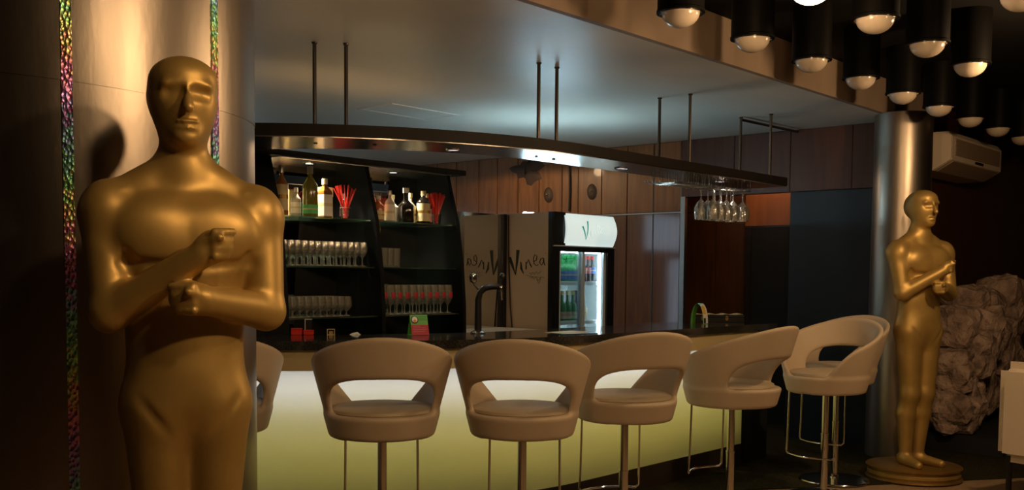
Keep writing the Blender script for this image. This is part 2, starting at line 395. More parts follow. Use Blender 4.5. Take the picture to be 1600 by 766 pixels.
# lit glazed staff door far behind the bar; its cool light shows in the polished boards
w1 = struct('window_1', MB().box(0.4, 1.95, 9.93, 9.99, 0.4, 2.55), M['wood_dark'])
for a0, a1, z0, z1 in ((0.5, 1.85, 1.85, 2.45), (0.5, 1.1, 0.5, 1.7), (1.2, 1.85, 0.5, 1.7)):
    part('pane', MB().box(a0, a1, 9.915, 9.93, z0, z1), M['day_pane'] if a0 < 1 else M['navy'], w1)
w2 = struct('window_fill', MB().box(4.5, 6.7, 9.93, 9.99, 1.2, 2.4), M['wood_dark'])  # added glowing panes, unseen behind the shelf unit, to tint the ceiling blue
for k in range(3): part('pane', MB().box(4.58 + 0.7 * k, 5.22 + 0.7 * k, 9.915, 9.93, 1.3, 2.3), M['fill_pane_dim'], w2)
# end wall with its boards
AE = 8.24
we = struct('wall_end', MB().box(AE + 0.02, AE + 0.12, 5.2, 10, 0, ZC), M['black_matt'])
edges = [5.202, 5.507, 5.811, 6.12, 6.413, 6.624, 6.932, 7.225, 7.52, 7.796, 8.142, 8.45, 8.76, 9.07, 9.38, 9.69, 9.99]
for i in range(len(edges) - 1):
    b0, b1 = edges[i] + 0.004, edges[i + 1] - 0.004
    if b1 - b0 > 0.25 and i == 4: pass
    part('board', MB().bbox(AE, AE + 0.022, b0, b1, 2.008, ZC - 0.004, 0.004), M['wood'], we)
    part('board', MB().bbox(AE, AE + 0.022, b0, b1, 0.0, 1.99, 0.004), M['wood_polished'], we)
part('trim_strip', MB().box(AE - 0.01, AE + 0.02, 5.15, 5.198, 0, ZC - 0.35), M['edge_strip'], we, label='bright metal edge strip')
part('trim_strip', MB().box(AE - 0.006, AE + 0.02, 5.2, 6.4, 1.992, 2.004), M['edge_strip'], we)
part('trim_strip', MB().box(AE - 0.004, AE + 0.02, 5.503, 5.511, 0.0, ZC - 0.02), M['rod'], we)
we2 = struct('wall_end_beam', MB().box(AE, AE + 0.1, 3.0, 5.2, 2.135, ZC), M['wood_red'])
for i, (b0, b1) in enumerate([(3.02, 3.55), (3.555, 4.1), (4.105, 4.64), (4.645, 5.195)]):
    part('board', MB().bbox(AE - 0.012, AE + 0.01, b0, b1, 2.137, ZC - 0.003, 0.003), M['wood_red'], we2)
tag(part('navy_panel', MB().bbox(AE + 0.0, AE + 0.05, 3.02, 4.1, 0.0, 2.13, 0.004), M['navy'], None, (0, 0, 0), TH), 'tall dark navy panel beside the far metal column', 'panel')
# passage behind the opening
wp = struct('wall_passage', MB().box(8.9, 9.0, 4.0, 6.6, 0, ZC), M['wood_red'])
for b0, b1 in [(4.89, 5.2), (5.205, 5.57), (5.575, 5.9), (5.905, 6.3)]:
    part('board', MB().bbox(8.885, 8.905, b0, b1, 0.0, 2.03, 0.004), M['wood_red'], wp)
    part('board', MB().bbox(8.885, 8.905, b0, b1, 2.04, 2.6, 0.004), M['wood_red'], wp)
part('board', MB().bbox(8.885, 8.905, 4.05, 4.885, 1.885, 2.6, 0.004), M['wood_orange_glow'], wp, label='wood board with painted orange glow above the dark doorway')
d1 = struct('door_1', MB().box(8.87, 8.9, 4.1, 4.8, 0.0, 1.87), M['black_matt'])
part('door_frame', MB().box(8.86, 8.9, 4.8, 4.86, 0, 1.87), M['wood_dark'], d1)
struct('wall_passage_side', MB().box(AE + 0.1, 8.9, 3.95, 4.02, 0, ZC), M['wood_dark'])
pl_ = thing('passage_fill_light', 'small added fill lamp, unseen, inside the dark passage', 'ceiling light', W(8.55, 4.6, ZC), TH)  # added lamp, hidden by the beam, to brighten the board above the doorway
part('lamp_base', MB().lathe([(0.001, -0.02), (0.05, -0.02), (0.055, 0)], 18), M['black'], pl_)
part('lamp_glass', MB().lathe([(0.04, -0.02), (0.045, -0.045), (0.03, -0.065), (0.001, -0.07)], 18, cap=False), M['dome_on'], pl_, smooth=True)
ld = bpy.data.lights.new('passage_fill_lamp', 'POINT'); ld.energy = PASSAGE_FILL_W; ld.color = (1, 0.6, 0.3); ld.shadow_soft_size = 0.04
lo = bpy.data.objects.new('passage_fill_lamp', ld); col.objects.link(lo); lo.location = W(8.55, 4.6, ZC - 0.12)
# wall rosettes and cable on the end wall
for (b, z, lab) in [(6.802, 2.23, 'round dark stained rosette left of the wall cable'), (6.239, 2.236, 'round dark stained rosette right of the wall cable')]:
    t = thing('wall_rosette', lab, 'wall plate', W(AE, b, z), TH)
    prof = []
    n = 18; vs_ = []
    for ring, (rr, dx) in enumerate([(0.0, -0.022), (0.035, -0.02), (0.055, -0.012), (0.07, 0.0)]):
        for k in range(n):
            q = 2 * math.pi * k / n; r_ = rr * (1 + 0.05 * math.sin(2 * q))
            vs_.append((dx, r_ * math.cos(q) * 0.9, r_ * math.sin(q) * 1.15))
    fs = [(i * n + k, i * n + (k + 1) % n, (i + 1) * n + (k + 1) % n, (i + 1) * n + k) for i in range(3) for k in range(n)]
    part('plate', MB().add(vs_, fs), M['stain'], t, smooth=True)
    part('screw', MB().lathe([(0.0, 0), (0.012, 0), (0.012, 0.01), (0, 0.012)], 8, (-0.026, 0, 0)), M['brass'], t)
t = thing('burnt_wall_fitting', 'ragged dark torn patch high on the wood wall under the canopy', 'wall fitting', W(AE, 7.07, 2.5), TH)
vs_ = []; n = 26
for ring, (rr, dx) in enumerate([(0.0, -0.02), (0.08, -0.025), (0.14, -0.012), (0.2, 0.0)]):
    for k in range(n):
        q = 2 * math.pi * k / n; r_ = rr * (1 + 0.25 * math.sin(3 * q + 1) + 0.2 * math.sin(7 * q))
        vs_.append((dx, r_ * math.cos(q), r_ * math.sin(q) * 0.62))
part('patch', MB().add(vs_, [(i * n + k, i * n + (k + 1) % n, (i + 1) * n + (k + 1) % n, (i + 1) * n + k) for i in range(3) for k in range(n)]), M['stain'], t, smooth=True)
part('hook', MB().tube([(0, -0.02, 0.1), (-0.05, -0.02, 0.08), (-0.06, 0.0, 0.0), (-0.03, 0.03, -0.04)], 0.008), M['cable'], t)
tag(part('wall_cable', MB().tube([(AE - 0.012, 6.516, 2.05), (AE - 0.012, 6.51, 2.25), (AE - 0.012, 6.518, 2.64)], 0.012), M['cable'], None, (0, 0, 0), TH, True), 'thin cable running down the wood wall behind the cooler', 'cable')
sl_ = thing('staff_fill_light', 'added fill lamp behind the mirror partition, hidden by the canopy', 'ceiling light', W(7.25, 6.9, ZC), TH)  # added unseen lamp to brighten the boards of the end wall
part('lamp_base', MB().lathe([(0.001, -0.02), (0.07, -0.02), (0.075, 0)], 18), M['black'], sl_)
part('lamp_glass', MB().lathe([(0.06, -0.02), (0.062, -0.03), (0.04, -0.05), (0.001, -0.055)], 18, cap=False), M['dome_on'], sl_, smooth=True)
ld = bpy.data.lights.new('staff_fill_lamp', 'SPOT'); ld.energy = STAFF_FILL_W * 1.2; ld.spot_size = 3.02; ld.spot_blend = 0.08; ld.color = (1, 0.66, 0.36); ld.shadow_soft_size = 0.05
lo = bpy.data.objects.new('staff_fill_lamp', ld); col.objects.link(lo); lo.location = W(7.25, 6.9, ZC - 0.1)
# ceiling hatch
t = thing('ceiling_hatch', 'rectangular access hatch in the bar ceiling', 'hatch', W(5.5, 5.95, ZC), TH)
part('hatch_frame', MB().box(-0.36, 0.36, -0.2, -0.17, -0.005, 0).box(-0.36, 0.36, 0.17, 0.2, -0.005, 0).box(-0.36, -0.33, -0.17, 0.17, -0.005, 0).box(0.33, 0.36, -0.17, 0.17, -0.005, 0), M['ceil'], t)
part('hatch_door', MB().box(-0.325, 0.325, -0.165, 0.165, -0.003, 0), M['ceil'], t)

# ------------------------------------------------------------------ columns
def column(center, r, z1, label, strips, seams):
    t = thing('column', label, 'column', center)
    zs = [0] + seams + [z1]
    for i in range(len(zs) - 1):
        # steel sheets, upper one lapping over the lower one; the lap runs slightly off level
        n = 96; rr = r + (0.002 if i % 2 else 0.0); vs_ = []
        for zz, tilt in ((zs[i], 0 if i == 0 else 1), (zs[i + 1], 0 if i == len(zs) - 2 else 1)):
            for k in range(n):
                q = 2 * math.pi * k / n; vs_.append((rr * math.cos(q), rr * math.sin(q), zz - tilt * 0.05 * math.cos(q) * (r > 0.4)))
        fs = [(k, (k + 1) % n, n + (k + 1) % n, n + k) for k in range(n)]
        me = MB().add(vs_, fs).mesh('steel_sheet', M['steel'], True, 60); put('steel_sheet', me, t)
    for (ang, z0, z1_) in strips:
        n = 6; wd = 0.015 / r; vs_ = []
        for zz in (z0, z1_):
            for k in range(n + 1):
                q = ang + wd * (k / n * 2 - 1); vs_.append(((r + 0.006) * math.cos(q), (r + 0.006) * math.sin(q), zz))
        m = n + 1; fs = [(k, k + 1, m + k + 1, m + k) for k in range(n)]
        o = part('holographic_tape', MB().add(vs_, fs), M['holo'], t)
        so = o.modifiers.new('thick', 'SOLIDIFY'); so.thickness = 0.004
    return t
CL = Vector((-1.596, 3.7, 0)); RL = 0.65
def ang_at_px(px):
    # angle round the left column of the tape seen along a given bearing
    d = Vector(((px - 800) / 1600.0, 1, 0)).normalized(); o = -Vector((CL.x, CL.y, 0))
    b = o.dot(d); c = o.dot(o) - RL * RL; s = -b - math.sqrt(max(b * b - c, 0)); p = d * s + o; return math.atan2(p.y, p.x)
column(CL, RL, ZB, 'thick brushed steel column with holographic tape behind the near gold statue', [(ang_at_px(111), 0, ZB), (ang_at_px(338), 0, ZB)], [1.99])
cr = W(8.0, 3.05)
column(cr, 0.215, ZC, 'slim brushed steel column behind the far gold statue', [], [1.0, 1.78])

# ------------------------------------------------------------------ bar
def bar_line(off, a_end, tmax=1.35, n=40, c=(4.9, 6.16), R=2.5):
    pts = [(a_end, c[1] - R + off)] + [(a_end + (c[0] - a_end) * k / 6, c[1] - R + off) for k in range(1, 7)]
    for k in range(1, n + 1):
        q = tmax * k / n; pts.append((c[0] - (R - off) * math.sin(q), c[1] - (R - off) * math.cos(q)))
    return pts
def sweep(o0, o1, z0, z1, a_end): return MB().strip_solid(bar_line(o0, a_end), bar_line(o1, a_end), z0, z1)
AEND = 6.82
ct = tag(part('countertop', sweep(0.0, 0.6, 1.003, 1.05, 7.2), M['granite'], None, (0, 0, 0), TH), 'black polished stone countertop curving along the bar', 'countertop')
bar = thing('bar_counter', 'curved bar front with glowing yellow panel and dark plinth', 'bar counter', (0, 0, 0), TH)
part('fascia', sweep(0.03, 0.055, 0.893, 1.003, 6.95), M['bar_fascia'], bar)
ln = bar_line(0.075, AEND, n=60)
sheet = MB().add([(p[0], p[1], z) for p in ln for z in (0.15, 0.965)], [(2 * k, 2 * k + 2, 2 * k + 3, 2 * k + 1) for k in range(len(ln) - 1)])
part('front_panel', sheet, M['bar_panel'], bar, label='glowing pale yellow acrylic front panel')
part('light_box', sweep(0.27, 0.28, 0.16, 0.962, AEND), M['box_back'], bar)
part('plinth', sweep(0.07, 0.28, 0.0, 0.16, AEND), M['plinth'], bar)
part('top_rail', sweep(0.055, 0.5, 0.962, 1.003, 6.95), M['plinth'], bar)
part('carcass', sweep(0.281, 0.5, 0.0, 0.962, AEND), M['black_matt'], bar)
part('end_cabinet', MB().box(6.825, 7.18, 3.72, 4.24, 0.0, 0.962), M['black_matt'], bar)
part('box_end', MB().box(AEND - 0.012, AEND + 0.003, 3.66 + 0.07, 3.66 + 0.28, 0.0, 0.962), M['black_matt'], bar)
for z_ in (0.87, 0.81, 0.75): part('light_strip', sweep(0.15, 0.162, z_, z_ + 0.012, AEND - 0.03), M['strip_white'], bar, label='white light strip inside the bar front')
for z_ in (0.6, 0.4): part('light_strip', sweep(0.225, 0.237, z_, z_ + 0.012, AEND - 0.03), M['strip_yellow'], bar, label='yellow light strip inside the bar front')

# ------------------------------------------------------------------ canopy above the bar
can = thing('overhead_canopy', 'dark curved canopy hung from the ceiling above the bar', 'canopy', (0, 0, 0), TH)
ZK = 2.11
co = bar_line(0, 7.42, 1.3, 40, (4.9, 6.12), 2.40); ci = bar_line(0, 7.42, 1.3, 40, (4.9, 5.71), 1.6)
part('canopy_board', MB().strip_solid(co, ci, ZK, ZK + 0.062), M['canopy'], can)
def lerp2(p, q, t): return (p[0] + (q[0] - p[0]) * t, p[1] + (q[1] - p[1]) * t)
part('underside', MB().strip_solid([lerp2(p, q, 0.02) for p, q in zip(co, ci)], [lerp2(p, q, 0.98) for p, q in zip(co, ci)], ZK - 0.006, ZK), M['canopy_metal'], can, label='brushed metal underside')
for (a, b) in [(3.53, 4.58), (3.66, 4.47), (4.72, 3.98), (4.89, 3.98), (6.18, 4.09), (6.18, 3.84), (7.32, 4.08), (7.32, 3.82)]:
    rd = part('hanger_rod', MB().tube([(a, b, ZK + 0.06), (a, b, ZC)], 0.011, 8), M['rod'], can, smooth=True)
    part('flange', MB().lathe([(0.0, -0.008), (0.015, -0.008), (0.017, 0)], 14, (a, b, ZC)), M['rod'], rd)
part('brace_rod', MB().tube([(7.32, 4.08, ZC - 0.02), (AE, 4.04, ZC - 0.02)], 0.011, 8), M['rod'], can, smooth=True)
for (a, b, lit) in [(4.14, 4.117, 1), (5.514, 3.942, 1), (6.72, 3.9, 1), (4.686, 3.964, 0), (4.851, 3.967, 0), (3.481, 4.51, 0), (3.72, 4.3, 0)]:
    if lit:
        dl = part('downlight', MB().lathe([(0.03, -0.004), (0.042, -0.008), (0.045, 0)], 18, (a, b, ZK - 0.006), cap=False), M['chrome'], can)
        part('lens', MB().lathe([(0.0, -0.003), (0.031, -0.003), (0.031, 0)], 18, (a, b, ZK - 0.007)), M['spot_canopy'], dl)
        ld = bpy.data.lights.new('canopy_lamp', 'SPOT'); ld.energy = CANOPY_SPOT_W; ld.color = (1, 0.85, 0.75); ld.spot_size = 1.7; ld.spot_blend = 0.7; ld.shadow_soft_size = 0.03
        lo = bpy.data.objects.new('canopy_lamp', ld); col.objects.link(lo); lo.location = W(a, b, ZK - 0.03)
    else:
        part('bolt', MB().lathe([(0.0, -0.006), (0.01, -0.006), (0.012, 0)], 10, (a, b, ZK - 0.006)), M['black'], can)
# glass rack below the canopy
rack = thing('glass_rack', 'chrome wire glass rack under the right end of the canopy', 'glass rack', W(0, 0, 0), TH)
ra = [5.98 + 0.095 * k for k in range(11)]
for a in ra:
    mb = MB()
    for da in (-0.018, 0.018):
        mb.tube([(a + da, 3.78, ZK - 0.006), (a + da, 3.78, ZK - 0.07), (a + da, 4.02, ZK - 0.07), (a + da, 4.06, ZK - 0.05)], 0.0035, 6)
        mb.tube([(a + da, 4.0, ZK - 0.006), (a + da, 4.0, ZK - 0.07)], 0.0035, 6)
    part('rail', mb, M['chrome'], rack, smooth=True)

# ------------------------------------------------------------------ glassware shapes
def goblet_mb(h=0.155, r=0.033, base=0.03, stem=0.4, seg=14):
    zb = h * stem
    return MB().lathe([(0.002, 0.0), (base, 0.001), (base, 0.004), (0.006, 0.012), (0.004, zb * 0.6), (0.006, zb * 0.9), (r * 0.6, zb + h * 0.06), (r * 0.98, zb + h * 0.22), (r, zb + h * 0.36), (r * 0.86, h), (r * 0.83, h), (r * 0.95, zb + h * 0.34), (r * 0.55, zb + h * 0.1), (0.001, zb + h * 0.05)], seg, cap=False)
G_GOB = goblet_mb(0.153, 0.034).mesh('goblet', M['glass'], True, 80)
G_SHORT = goblet_mb(0.125, 0.036, 0.03, 0.28).mesh('short_goblet', M['glass'], True, 80)
G_TALL = goblet_mb(0.195, 0.036, 0.033, 0.33).mesh('tall_goblet', M['glass'], True, 80)
G_TUMB = MB().lathe([(0.03, 0), (0.031, 0.0), (0.035, 0.125), (0.033, 0.125), (0.029, 0.012), (0.001, 0.01)], 14).mesh('tumbler', M['glass'], True, 60)
G_HANG = goblet_mb(0.235, 0.05, 0.036, 0.42, 18).mesh('wine_glass', M['glass'], True, 80)
EMB = MB().lathe([(0.0368, 0.11), (0.0372, 0.118), (0.0373, 0.135), (0.0366, 0.145)], 14, cap=False)
# red emblem: only the faces that look towards the guests
def emblem_mesh():
    mb = MB(); n = 5
    vs_ = []
    for r_, z in [(0.0366, 0.108), (0.0374, 0.122), (0.0374, 0.136), (0.0358, 0.148)]:
        for k in range(n + 1):
            q = -math.pi / 2 - 0.45 + 0.9 * k / n; vs_.append((r_ * math.cos(q), r_ * math.sin(q), z))
    m = n + 1
    mb.add(vs_, [(i * m + k, i * m + k + 1, (i + 1) * m + k + 1, (i + 1) * m + k) for i in range(3) for k in range(n)])
    return mb.mesh('emblem', M['card_red'], True)
G_EMB = emblem_mesh()
# hanging glasses
cnt = 0
for i, a in enumerate([6.545 + 0.095 * k - 0.0475 for k in range(4)] + [6.925]):
    for j, b in enumerate((3.83, 3.93)):
        g = tag(put('wine_glass', G_HANG, None, W(a, b, ZK - 0.062), TH), '', 'glass', 'wine glasses hanging from the rack')
        g.rotation_euler = (math.pi, 0, TH)
        g['label'] = '%s hanging wine glass from the rack\'s left in the %s row' % (ORD[i], ['guest-side', 'bartender-side'][j])

# ------------------------------------------------------------------ back bar shelf unit
bs = thing('back_bar_shelf', 'black shelf unit with mirror back and glass shelves behind the bar', 'shelf unit', (0, 0, 0), TH)
bM = 5.42
prof = [(bM, 0.0), (4.95, 0.0), (4.95, 0.95), (4.955, 1.2), (4.975, 1.45), (5.02, 1.75), (5.08, 1.95), (5.12, 2.09), (bM, 2.09)]
for a0, a1 in ((3.3, 3.625), (4.345, 4.375), (5.085, 5.115)):
    part('side_panel', MB().prism(prof, 0, a0, a1), M['shelf_black'], bs)
part('roof', MB().bbox(3.28, 5.19, 5.03, bM + 0.01, 2.09, 2.125, 0.003), M['shelf_black'], bs)
part('roof_lining', MB().box(3.63, 5.08, 5.06, bM - 0.004, 2.083, 2.09), M['canopy_metal'], bs)
for a0, a1 in ((3.627, 3.84), (3.843, 4.343), (4.377, 5.083)):
    part('mirror_panel', MB().box(a0, a1, bM - 0.004, bM + 0.004, 0.955, 2.083), M['mirror'], bs)
part('base_cabinet', MB().box(3.627, 5.083, 4.97, bM, 0.0, 0.95), M['black'], bs)
SH = (1.745, 1.445, 1.133)
for a0, a1 in ((3.627, 4.343), (4.377, 5.083)):
    for z, bf in zip(SH, (5.06, 5.02, 4.99)):
        part('glass_shelf', MB().box(a0, a1, bf, bM - 0.006, z - 0.008, z), M['shelf_glass'], bs)
for a in (3.965, 4.66):
    dl = part('downlight', MB().lathe([(0.026, -0.004), (0.04, -0.006), (0.043, 0)], 16, (a, 5.2, 2.083), cap=False), M['chrome'], bs)
    part('lens', MB().lathe([(0.0, -0.002), (0.027, -0.002), (0.027, 0)], 16, (a, 5.2, 2.082)), M['spot_lit'], dl)
    ld = bpy.data.lights.new('shelf_lamp', 'SPOT'); ld.energy = SHELF_SPOT_W; ld.color = (1, 0.88, 0.66); ld.spot_size = 2.3; ld.spot_blend = 0.6; ld.shadow_soft_size = 0.03
    lo = bpy.data.objects.new('shelf_lamp', ld); col.objects.link(lo); lo.location = W(a, 5.2, 2.07)
part('ceiling_fill', MB().bbox(3.7, 5.05, 5.3, 5.34, 2.126, 2.15, 0.004), M['ceiling_fill'], bs, label='added unseen fill tube on the shelf roof')  # added glowing bar, hidden behind the roof edge, to brighten the ceiling
part('back_counter', MB().bbox(5.117, 5.98, 4.95, bM, 0.0, 0.97, 0.004), M['black'], bs)
part('back_counter_top', MB().bbox(5.117, 5.98, 4.94, bM, 0.97, 0.99, 0.004), M['label_white'], bs)
mp_ = thing('mirror_partition', 'tall mirror panel between the shelf unit and the cooler', 'mirror', (0, 0, 0), TH)
part('mirror_panel', MB().box(5.13, 6.0, bM + 0.001, bM + 0.012, 0.99, 1.872), M['mirror'], mp_)
part('backing', MB().box(5.13, 6.85, bM + 0.013, bM + 0.04, 0.0, 1.872), M['black_matt'], mp_)
part('edge_post', MB().box(5.985, 6.022, bM - 0.03, bM + 0.012, 0.0, 1.876), M['black'], mp_)

def glasses(name, me, z, a0, da, n, rows, b0, db, lab, group, emb=False):
    for j in range(rows):
        for i in range(n):
            o = put(name, me, None, W(a0 + da * i + rng.uniform(-0.004, 0.004), b0 + db * j + rng.uniform(-0.003, 0.003), z + 0.0005), TH + (0 if emb else rng.uniform(0, 6)))
            tag(o, '%s %s from the left in row %s, %s' % (ORD[i], lab[0], ['one', 'two', 'three'][j], lab[1]), 'glass', group)
            if emb:
                e = put('emblem', G_EMB, o); e['label'] = 'red printed emblem'
glasses('goblet', G_GOB, SH[1], 3.672, 0.0505, 13, 3, 5.07, 0.08, ('stem glass', 'on the left bay\'s middle shelf'), 'stem glasses on the left middle shelf')
glasses('short_goblet', G_SHORT, SH[2], 3.668, 0.051, 10, 3, 5.04, 0.085, ('short-stemmed glass', 'on the left bay\'s lowest shelf'), 'short stemmed glasses on the left lowest shelf')
glasses('tumbler', G_TUMB, SH[1], 4.42, 0.05, 4, 2, 5.08, 0.085, ('tumbler', 'on the right bay\'s middle shelf'), 'tumblers on the right middle shelf')
glasses('tall_goblet', G_TALL, SH[2], 4.42, 0.0665, 10, 2, 5.04, 0.1, ('red-printed beer goblet', 'on the right bay\'s lowest shelf'), 'red printed beer goblets on the right lowest shelf', emb=True)

# ------------------------------------------------------------------ bottles
def bottle(name, a, b, z, h, r, glass, label, cap=None, lab=None, labz=(0.12, 0.5), shoulder=0.6, neck=0.32, label2=None, group='bottles on the top glass shelves', square=False, seg=18):
    t = thing(name, label, 'bottle', W(a, b, z + 0.001), TH, group)
    rn = r * neck; hs = h * shoulder
    prof_ = [(0.001, 0), (r * 0.92, 0), (r, 0.006), (r, hs * 0.97), (r * 0.93, hs + h * 0.03), (r * 0.6, hs + h * 0.1), (rn, hs + h * 0.18), (rn, h * 0.97), (rn * 1.15, h * 0.975), (rn * 1.15, h), (0.001, h)]
    if square: seg = 4
    mb = MB().lathe(prof_, seg)
    o = part('glass_body', mb, glass, t, smooth=not square)
    if square: o.rotation_euler = (0, 0, math.pi / 4)
    if cap:
        part('cap', MB().lathe([(0.001, h * 0.86), (rn * 1.25, h * 0.86), (rn * 1.25, h * 1.01), (0.001, h * 1.01)], 14), cap, t, smooth=True)
    if lab:
        o2 = part('paper_label', MB().lathe([(r * 1.015, h * labz[0]), (r * 1.015, h * labz[1])], seg, cap=False), lab, t, smooth=not square)
        if square: o2.rotation_euler = (0, 0, math.pi / 4)
        part('print', MB().lathe([(r * 1.02, h * (labz[0] * 0.55 + labz[1] * 0.45)), (r * 1.02, h * (labz[0] * 0.4 + labz[1] * 0.6))], seg, cap=False), M['label_cream'] if lab is not M['label_cream'] else M['gold_dark'], o2)
    return t
Z1 = SH[0]
bottle('spirit_bottle', 3.66, 5.2, Z1, 0.3, 0.036, M['wine_glass'], 'dark red-brown bottle at the far left of the top shelf', M['black'])
bottle('spirit_bottle', 3.70, 5.12, Z1, 0.295, 0.038, M['amber'], 'amber spirit bottle with green and tan label, left end of top shelf', M['cap_silver'], M['label_cream'], (0.1, 0.62), 0.62)
bottle('spirit_bottle', 3.84, 5.17, Z1, 0.175, 0.03, M['clear_spirit'], 'small pale bottle half hidden by the tall olive bottle', M['label_white'], M['label_white'])
bottle('spirit_bottle', 3.91, 5.12, Z1, 0.305, 0.047, M['olive_glass'], 'tall olive-gold liquor bottle standing tallest in the left bay', M['cap_silver'], M['label_green'], (0.06, 0.24), 0.62)
bottle('spirit_bottle', 4.03, 5.13, Z1, 0.24, 0.046, M['amber'], 'square bottle with big white label beside the left straw cup', M['label_white'], M['label_white'], (0.05, 0.6), 0.66, square=True)
bx_ = thing('bottle_carton', 'tan upright gift carton behind the white-labelled square bottle', 'box', W(4.11, 5.24, Z1 + 0.001), TH)
part('carton', MB().bbox(-0.04, 0.04, -0.04, 0.04, 0, 0.2, 0.003), M['cardboard'], bx_)
part('flap', MB().box(-0.038, 0.038, -0.0425, -0.0405, 0.14, 0.198), M['label_cream'], bx_)
bottle('spirit_bottle', 4.28, 5.25, Z1, 0.17, 0.028, M['dark_glass'], 'small dark bottle right of the left straw cup', M['cap_silver'], M['label_pink'], (0.15, 0.5))
bottle('spirit_bottle', 4.44, 5.1, Z1, 0.16, 0.04, M['rose'], 'squat orange bottle at the left end of the right bay', M['label_white'], M['label_cream'], (0.05, 0.4))
bottle('spirit_bottle', 4.47, 5.22, Z1, 0.285, 0.045, M['wine_glass'], 'tall red-brown bottle rising behind the orange bottle', M['black'], None, (0.1, 0.4), 0.5)
bottle('spirit_bottle', 4.54, 5.1, Z1, 0.2, 0.034, M['clear_spirit'], 'clear bottle with large white label in the right bay', M['cap_silver'], M['label_white'], (0.03, 0.55))
bottle('spirit_bottle', 4.625, 5.17, Z1, 0.18, 0.042, M['clear_spirit'], 'round-shouldered pale bottle left of the black onion bottle', M['label_cream'], None, (0.1, 0.4), 0.55)
bottle('spirit_bottle', 4.675, 5.09, Z1, 0.225, 0.054, M['dark_glass'], 'black onion-shaped bottle with white cap in the right bay', M['label_white'], None, (0.1, 0.4), 0.48)
bottle('spirit_bottle', 4.77, 5.15, Z1, 0.2, 0.04, M['clear_spirit'], 'pale bottle with cream label right of the black onion bottle', M['label_cream'], M['label_cream'], (0.03, 0.5), 0.55)
bottle('spirit_bottle', 4.835, 5.09, Z1, 0.215, 0.046, M['dark_glass'], 'dark bottle with cream label next to the small pink-labelled bottle', M['label_cream'], M['label_cream'], (0.06, 0.62), 0.66)
bottle('spirit_bottle', 4.905, 5.13, Z1, 0.205, 0.034, M['wine_glass'], 'slim bottle with pink label beside the right straw cup', M['label_cream'], M['label_pink'], (0.06, 0.5))
# straws
G_STRAW = MB().tube([(0, 0, 0), (0, 0, 0.21)], 0.0032, 6).mesh('straw', M['red_straw'], True)
def straws(a, b, z, n, spread, which, flat):
    c = thing('straw_cup', 'clear tumbler full of red straws, %s' % which, 'glass', W(a, b, z + 0.001), TH)
    part('cup', MB().lathe([(0.001, 0), (0.03, 0), (0.036, 0.07), (0.034, 0.07), (0.029, 0.006), (0.001, 0.005)], 16), M['pane'], c, smooth=True)
    part('rim', MB().lathe([(0.0335, 0.069), (0.0365, 0.069), (0.0365, 0.073), (0.0335, 0.073), (0.0335, 0.069)], 16, cap=False), M['glass'], c)
    for i in range(n):
        o = tag(put('drinking_straw', G_STRAW, None, (0, 0, 0)), 'red drinking straw standing in the tumbler, %s' % which, 'straw', 'red straws, ' + which)
        u = (i + 0.5) / n * 2 - 1
        tl = u * spread + rng.uniform(-0.04, 0.04); t2 = rng.uniform(-0.12, 0.12) + (0.0 if flat else 0.05)
        d = Vector((math.sin(tl) * CA - math.sin(t2) * SA, math.sin(tl) * SA + math.sin(t2) * CA, 1)).normalized()
        q = Vector((0, 0, 1)).rotation_difference(d)
        o.rotation_euler = q.to_euler(); o.location = W(a - 0.016 * u * 0.6 + rng.uniform(-0.003, 0.003), b + rng.uniform(-0.012, 0.012), z + 0.009)
straws(4.195, 5.13, Z1, 17, 0.62, 'left bay', False)
straws(4.985, 5.12, Z1, 28, 0.5, 'right bay', True)

# ------------------------------------------------------------------ drinks cooler
CA0, CA1, CB0, CB1, CZ = 6.035, 6.83, 4.965, 5.415, 1.88
cl = thing('drinks_cooler', 'glass-door drinks cooler with lit header sign behind the bar', 'cooler', W(CA0, CB0, 0), TH)
cw, cdp = CA1 - CA0, CB1 - CB0
part('side_panel', MB().box(-0.004, 0.012, 0.012, cdp, 0.06, CZ), M['cooler_side'], cl, label='beige printed side panel')
part('side_panel', MB().box(cw - 0.012, cw, 0.0, cdp, 0.06, CZ), M['cooler_black'], cl)
part('back_panel', MB().box(0.012, cw - 0.012, cdp - 0.015, cdp, 0.06, CZ), M['cooler_white'], cl)
part('base', MB().box(0.0, cw, 0.01, cdp, 0.0, 0.5), M['cooler_black'], cl)
part('top_box', MB().box(0.012, cw - 0.012, 0.0, cdp - 0.016, 1.605, CZ), M['cooler_black'], cl)
part('front_post', MB().box(-0.004, 0.085, -0.03, 0.012, 0.5, CZ + 0.003), M['cooler_black'], cl)
part('front_post', MB().box(cw - 0.09, cw, -0.03, 0.0, 0.5, 1.62), M['cooler_black'], cl)
part('door_header', MB().box(0.085, cw - 0.09, -0.03, 0.0, 1.585, 1.625), M['cooler_black'], cl)
# header sign: bowed light box
sg = MB(); n = 14; vs_ = []
for k in range(n + 1):
    u = k / n; z = 1.632 + 0.245 * u; bow = math.sin(math.pi * u)
    vs_ += [(0.12 - 0.028 * (1 - bow) * 0 + 0.02 * bow, -0.035 - 0.025 * bow, z), (cw - 0.03 + 0.022 * bow, -0.035 - 0.025 * bow, z), (cw - 0.03 + 0.022 * bow, 0.0, z), (0.12 + 0.02 * bow, 0.0, z)]
fs = []
for k in range(n):
    for i in range(4):
        j = (i + 1) % 4; fs.append((k * 4 + i, k * 4 + j, (k + 1) * 4 + j, (k + 1) * 4 + i))
fs += [(0, 3, 2, 1), (n * 4, n * 4 + 1, n * 4 + 2, n * 4 + 3)]
sgn = part('header_sign', sg.add(vs_, fs), M['sign'], cl, label='glowing pale cyan header sign')
part('sign_cheek', MB().box(0.0, 0.14, -0.04, 0.0, 1.625, CZ + 0.003), M['cooler_black'], cl)
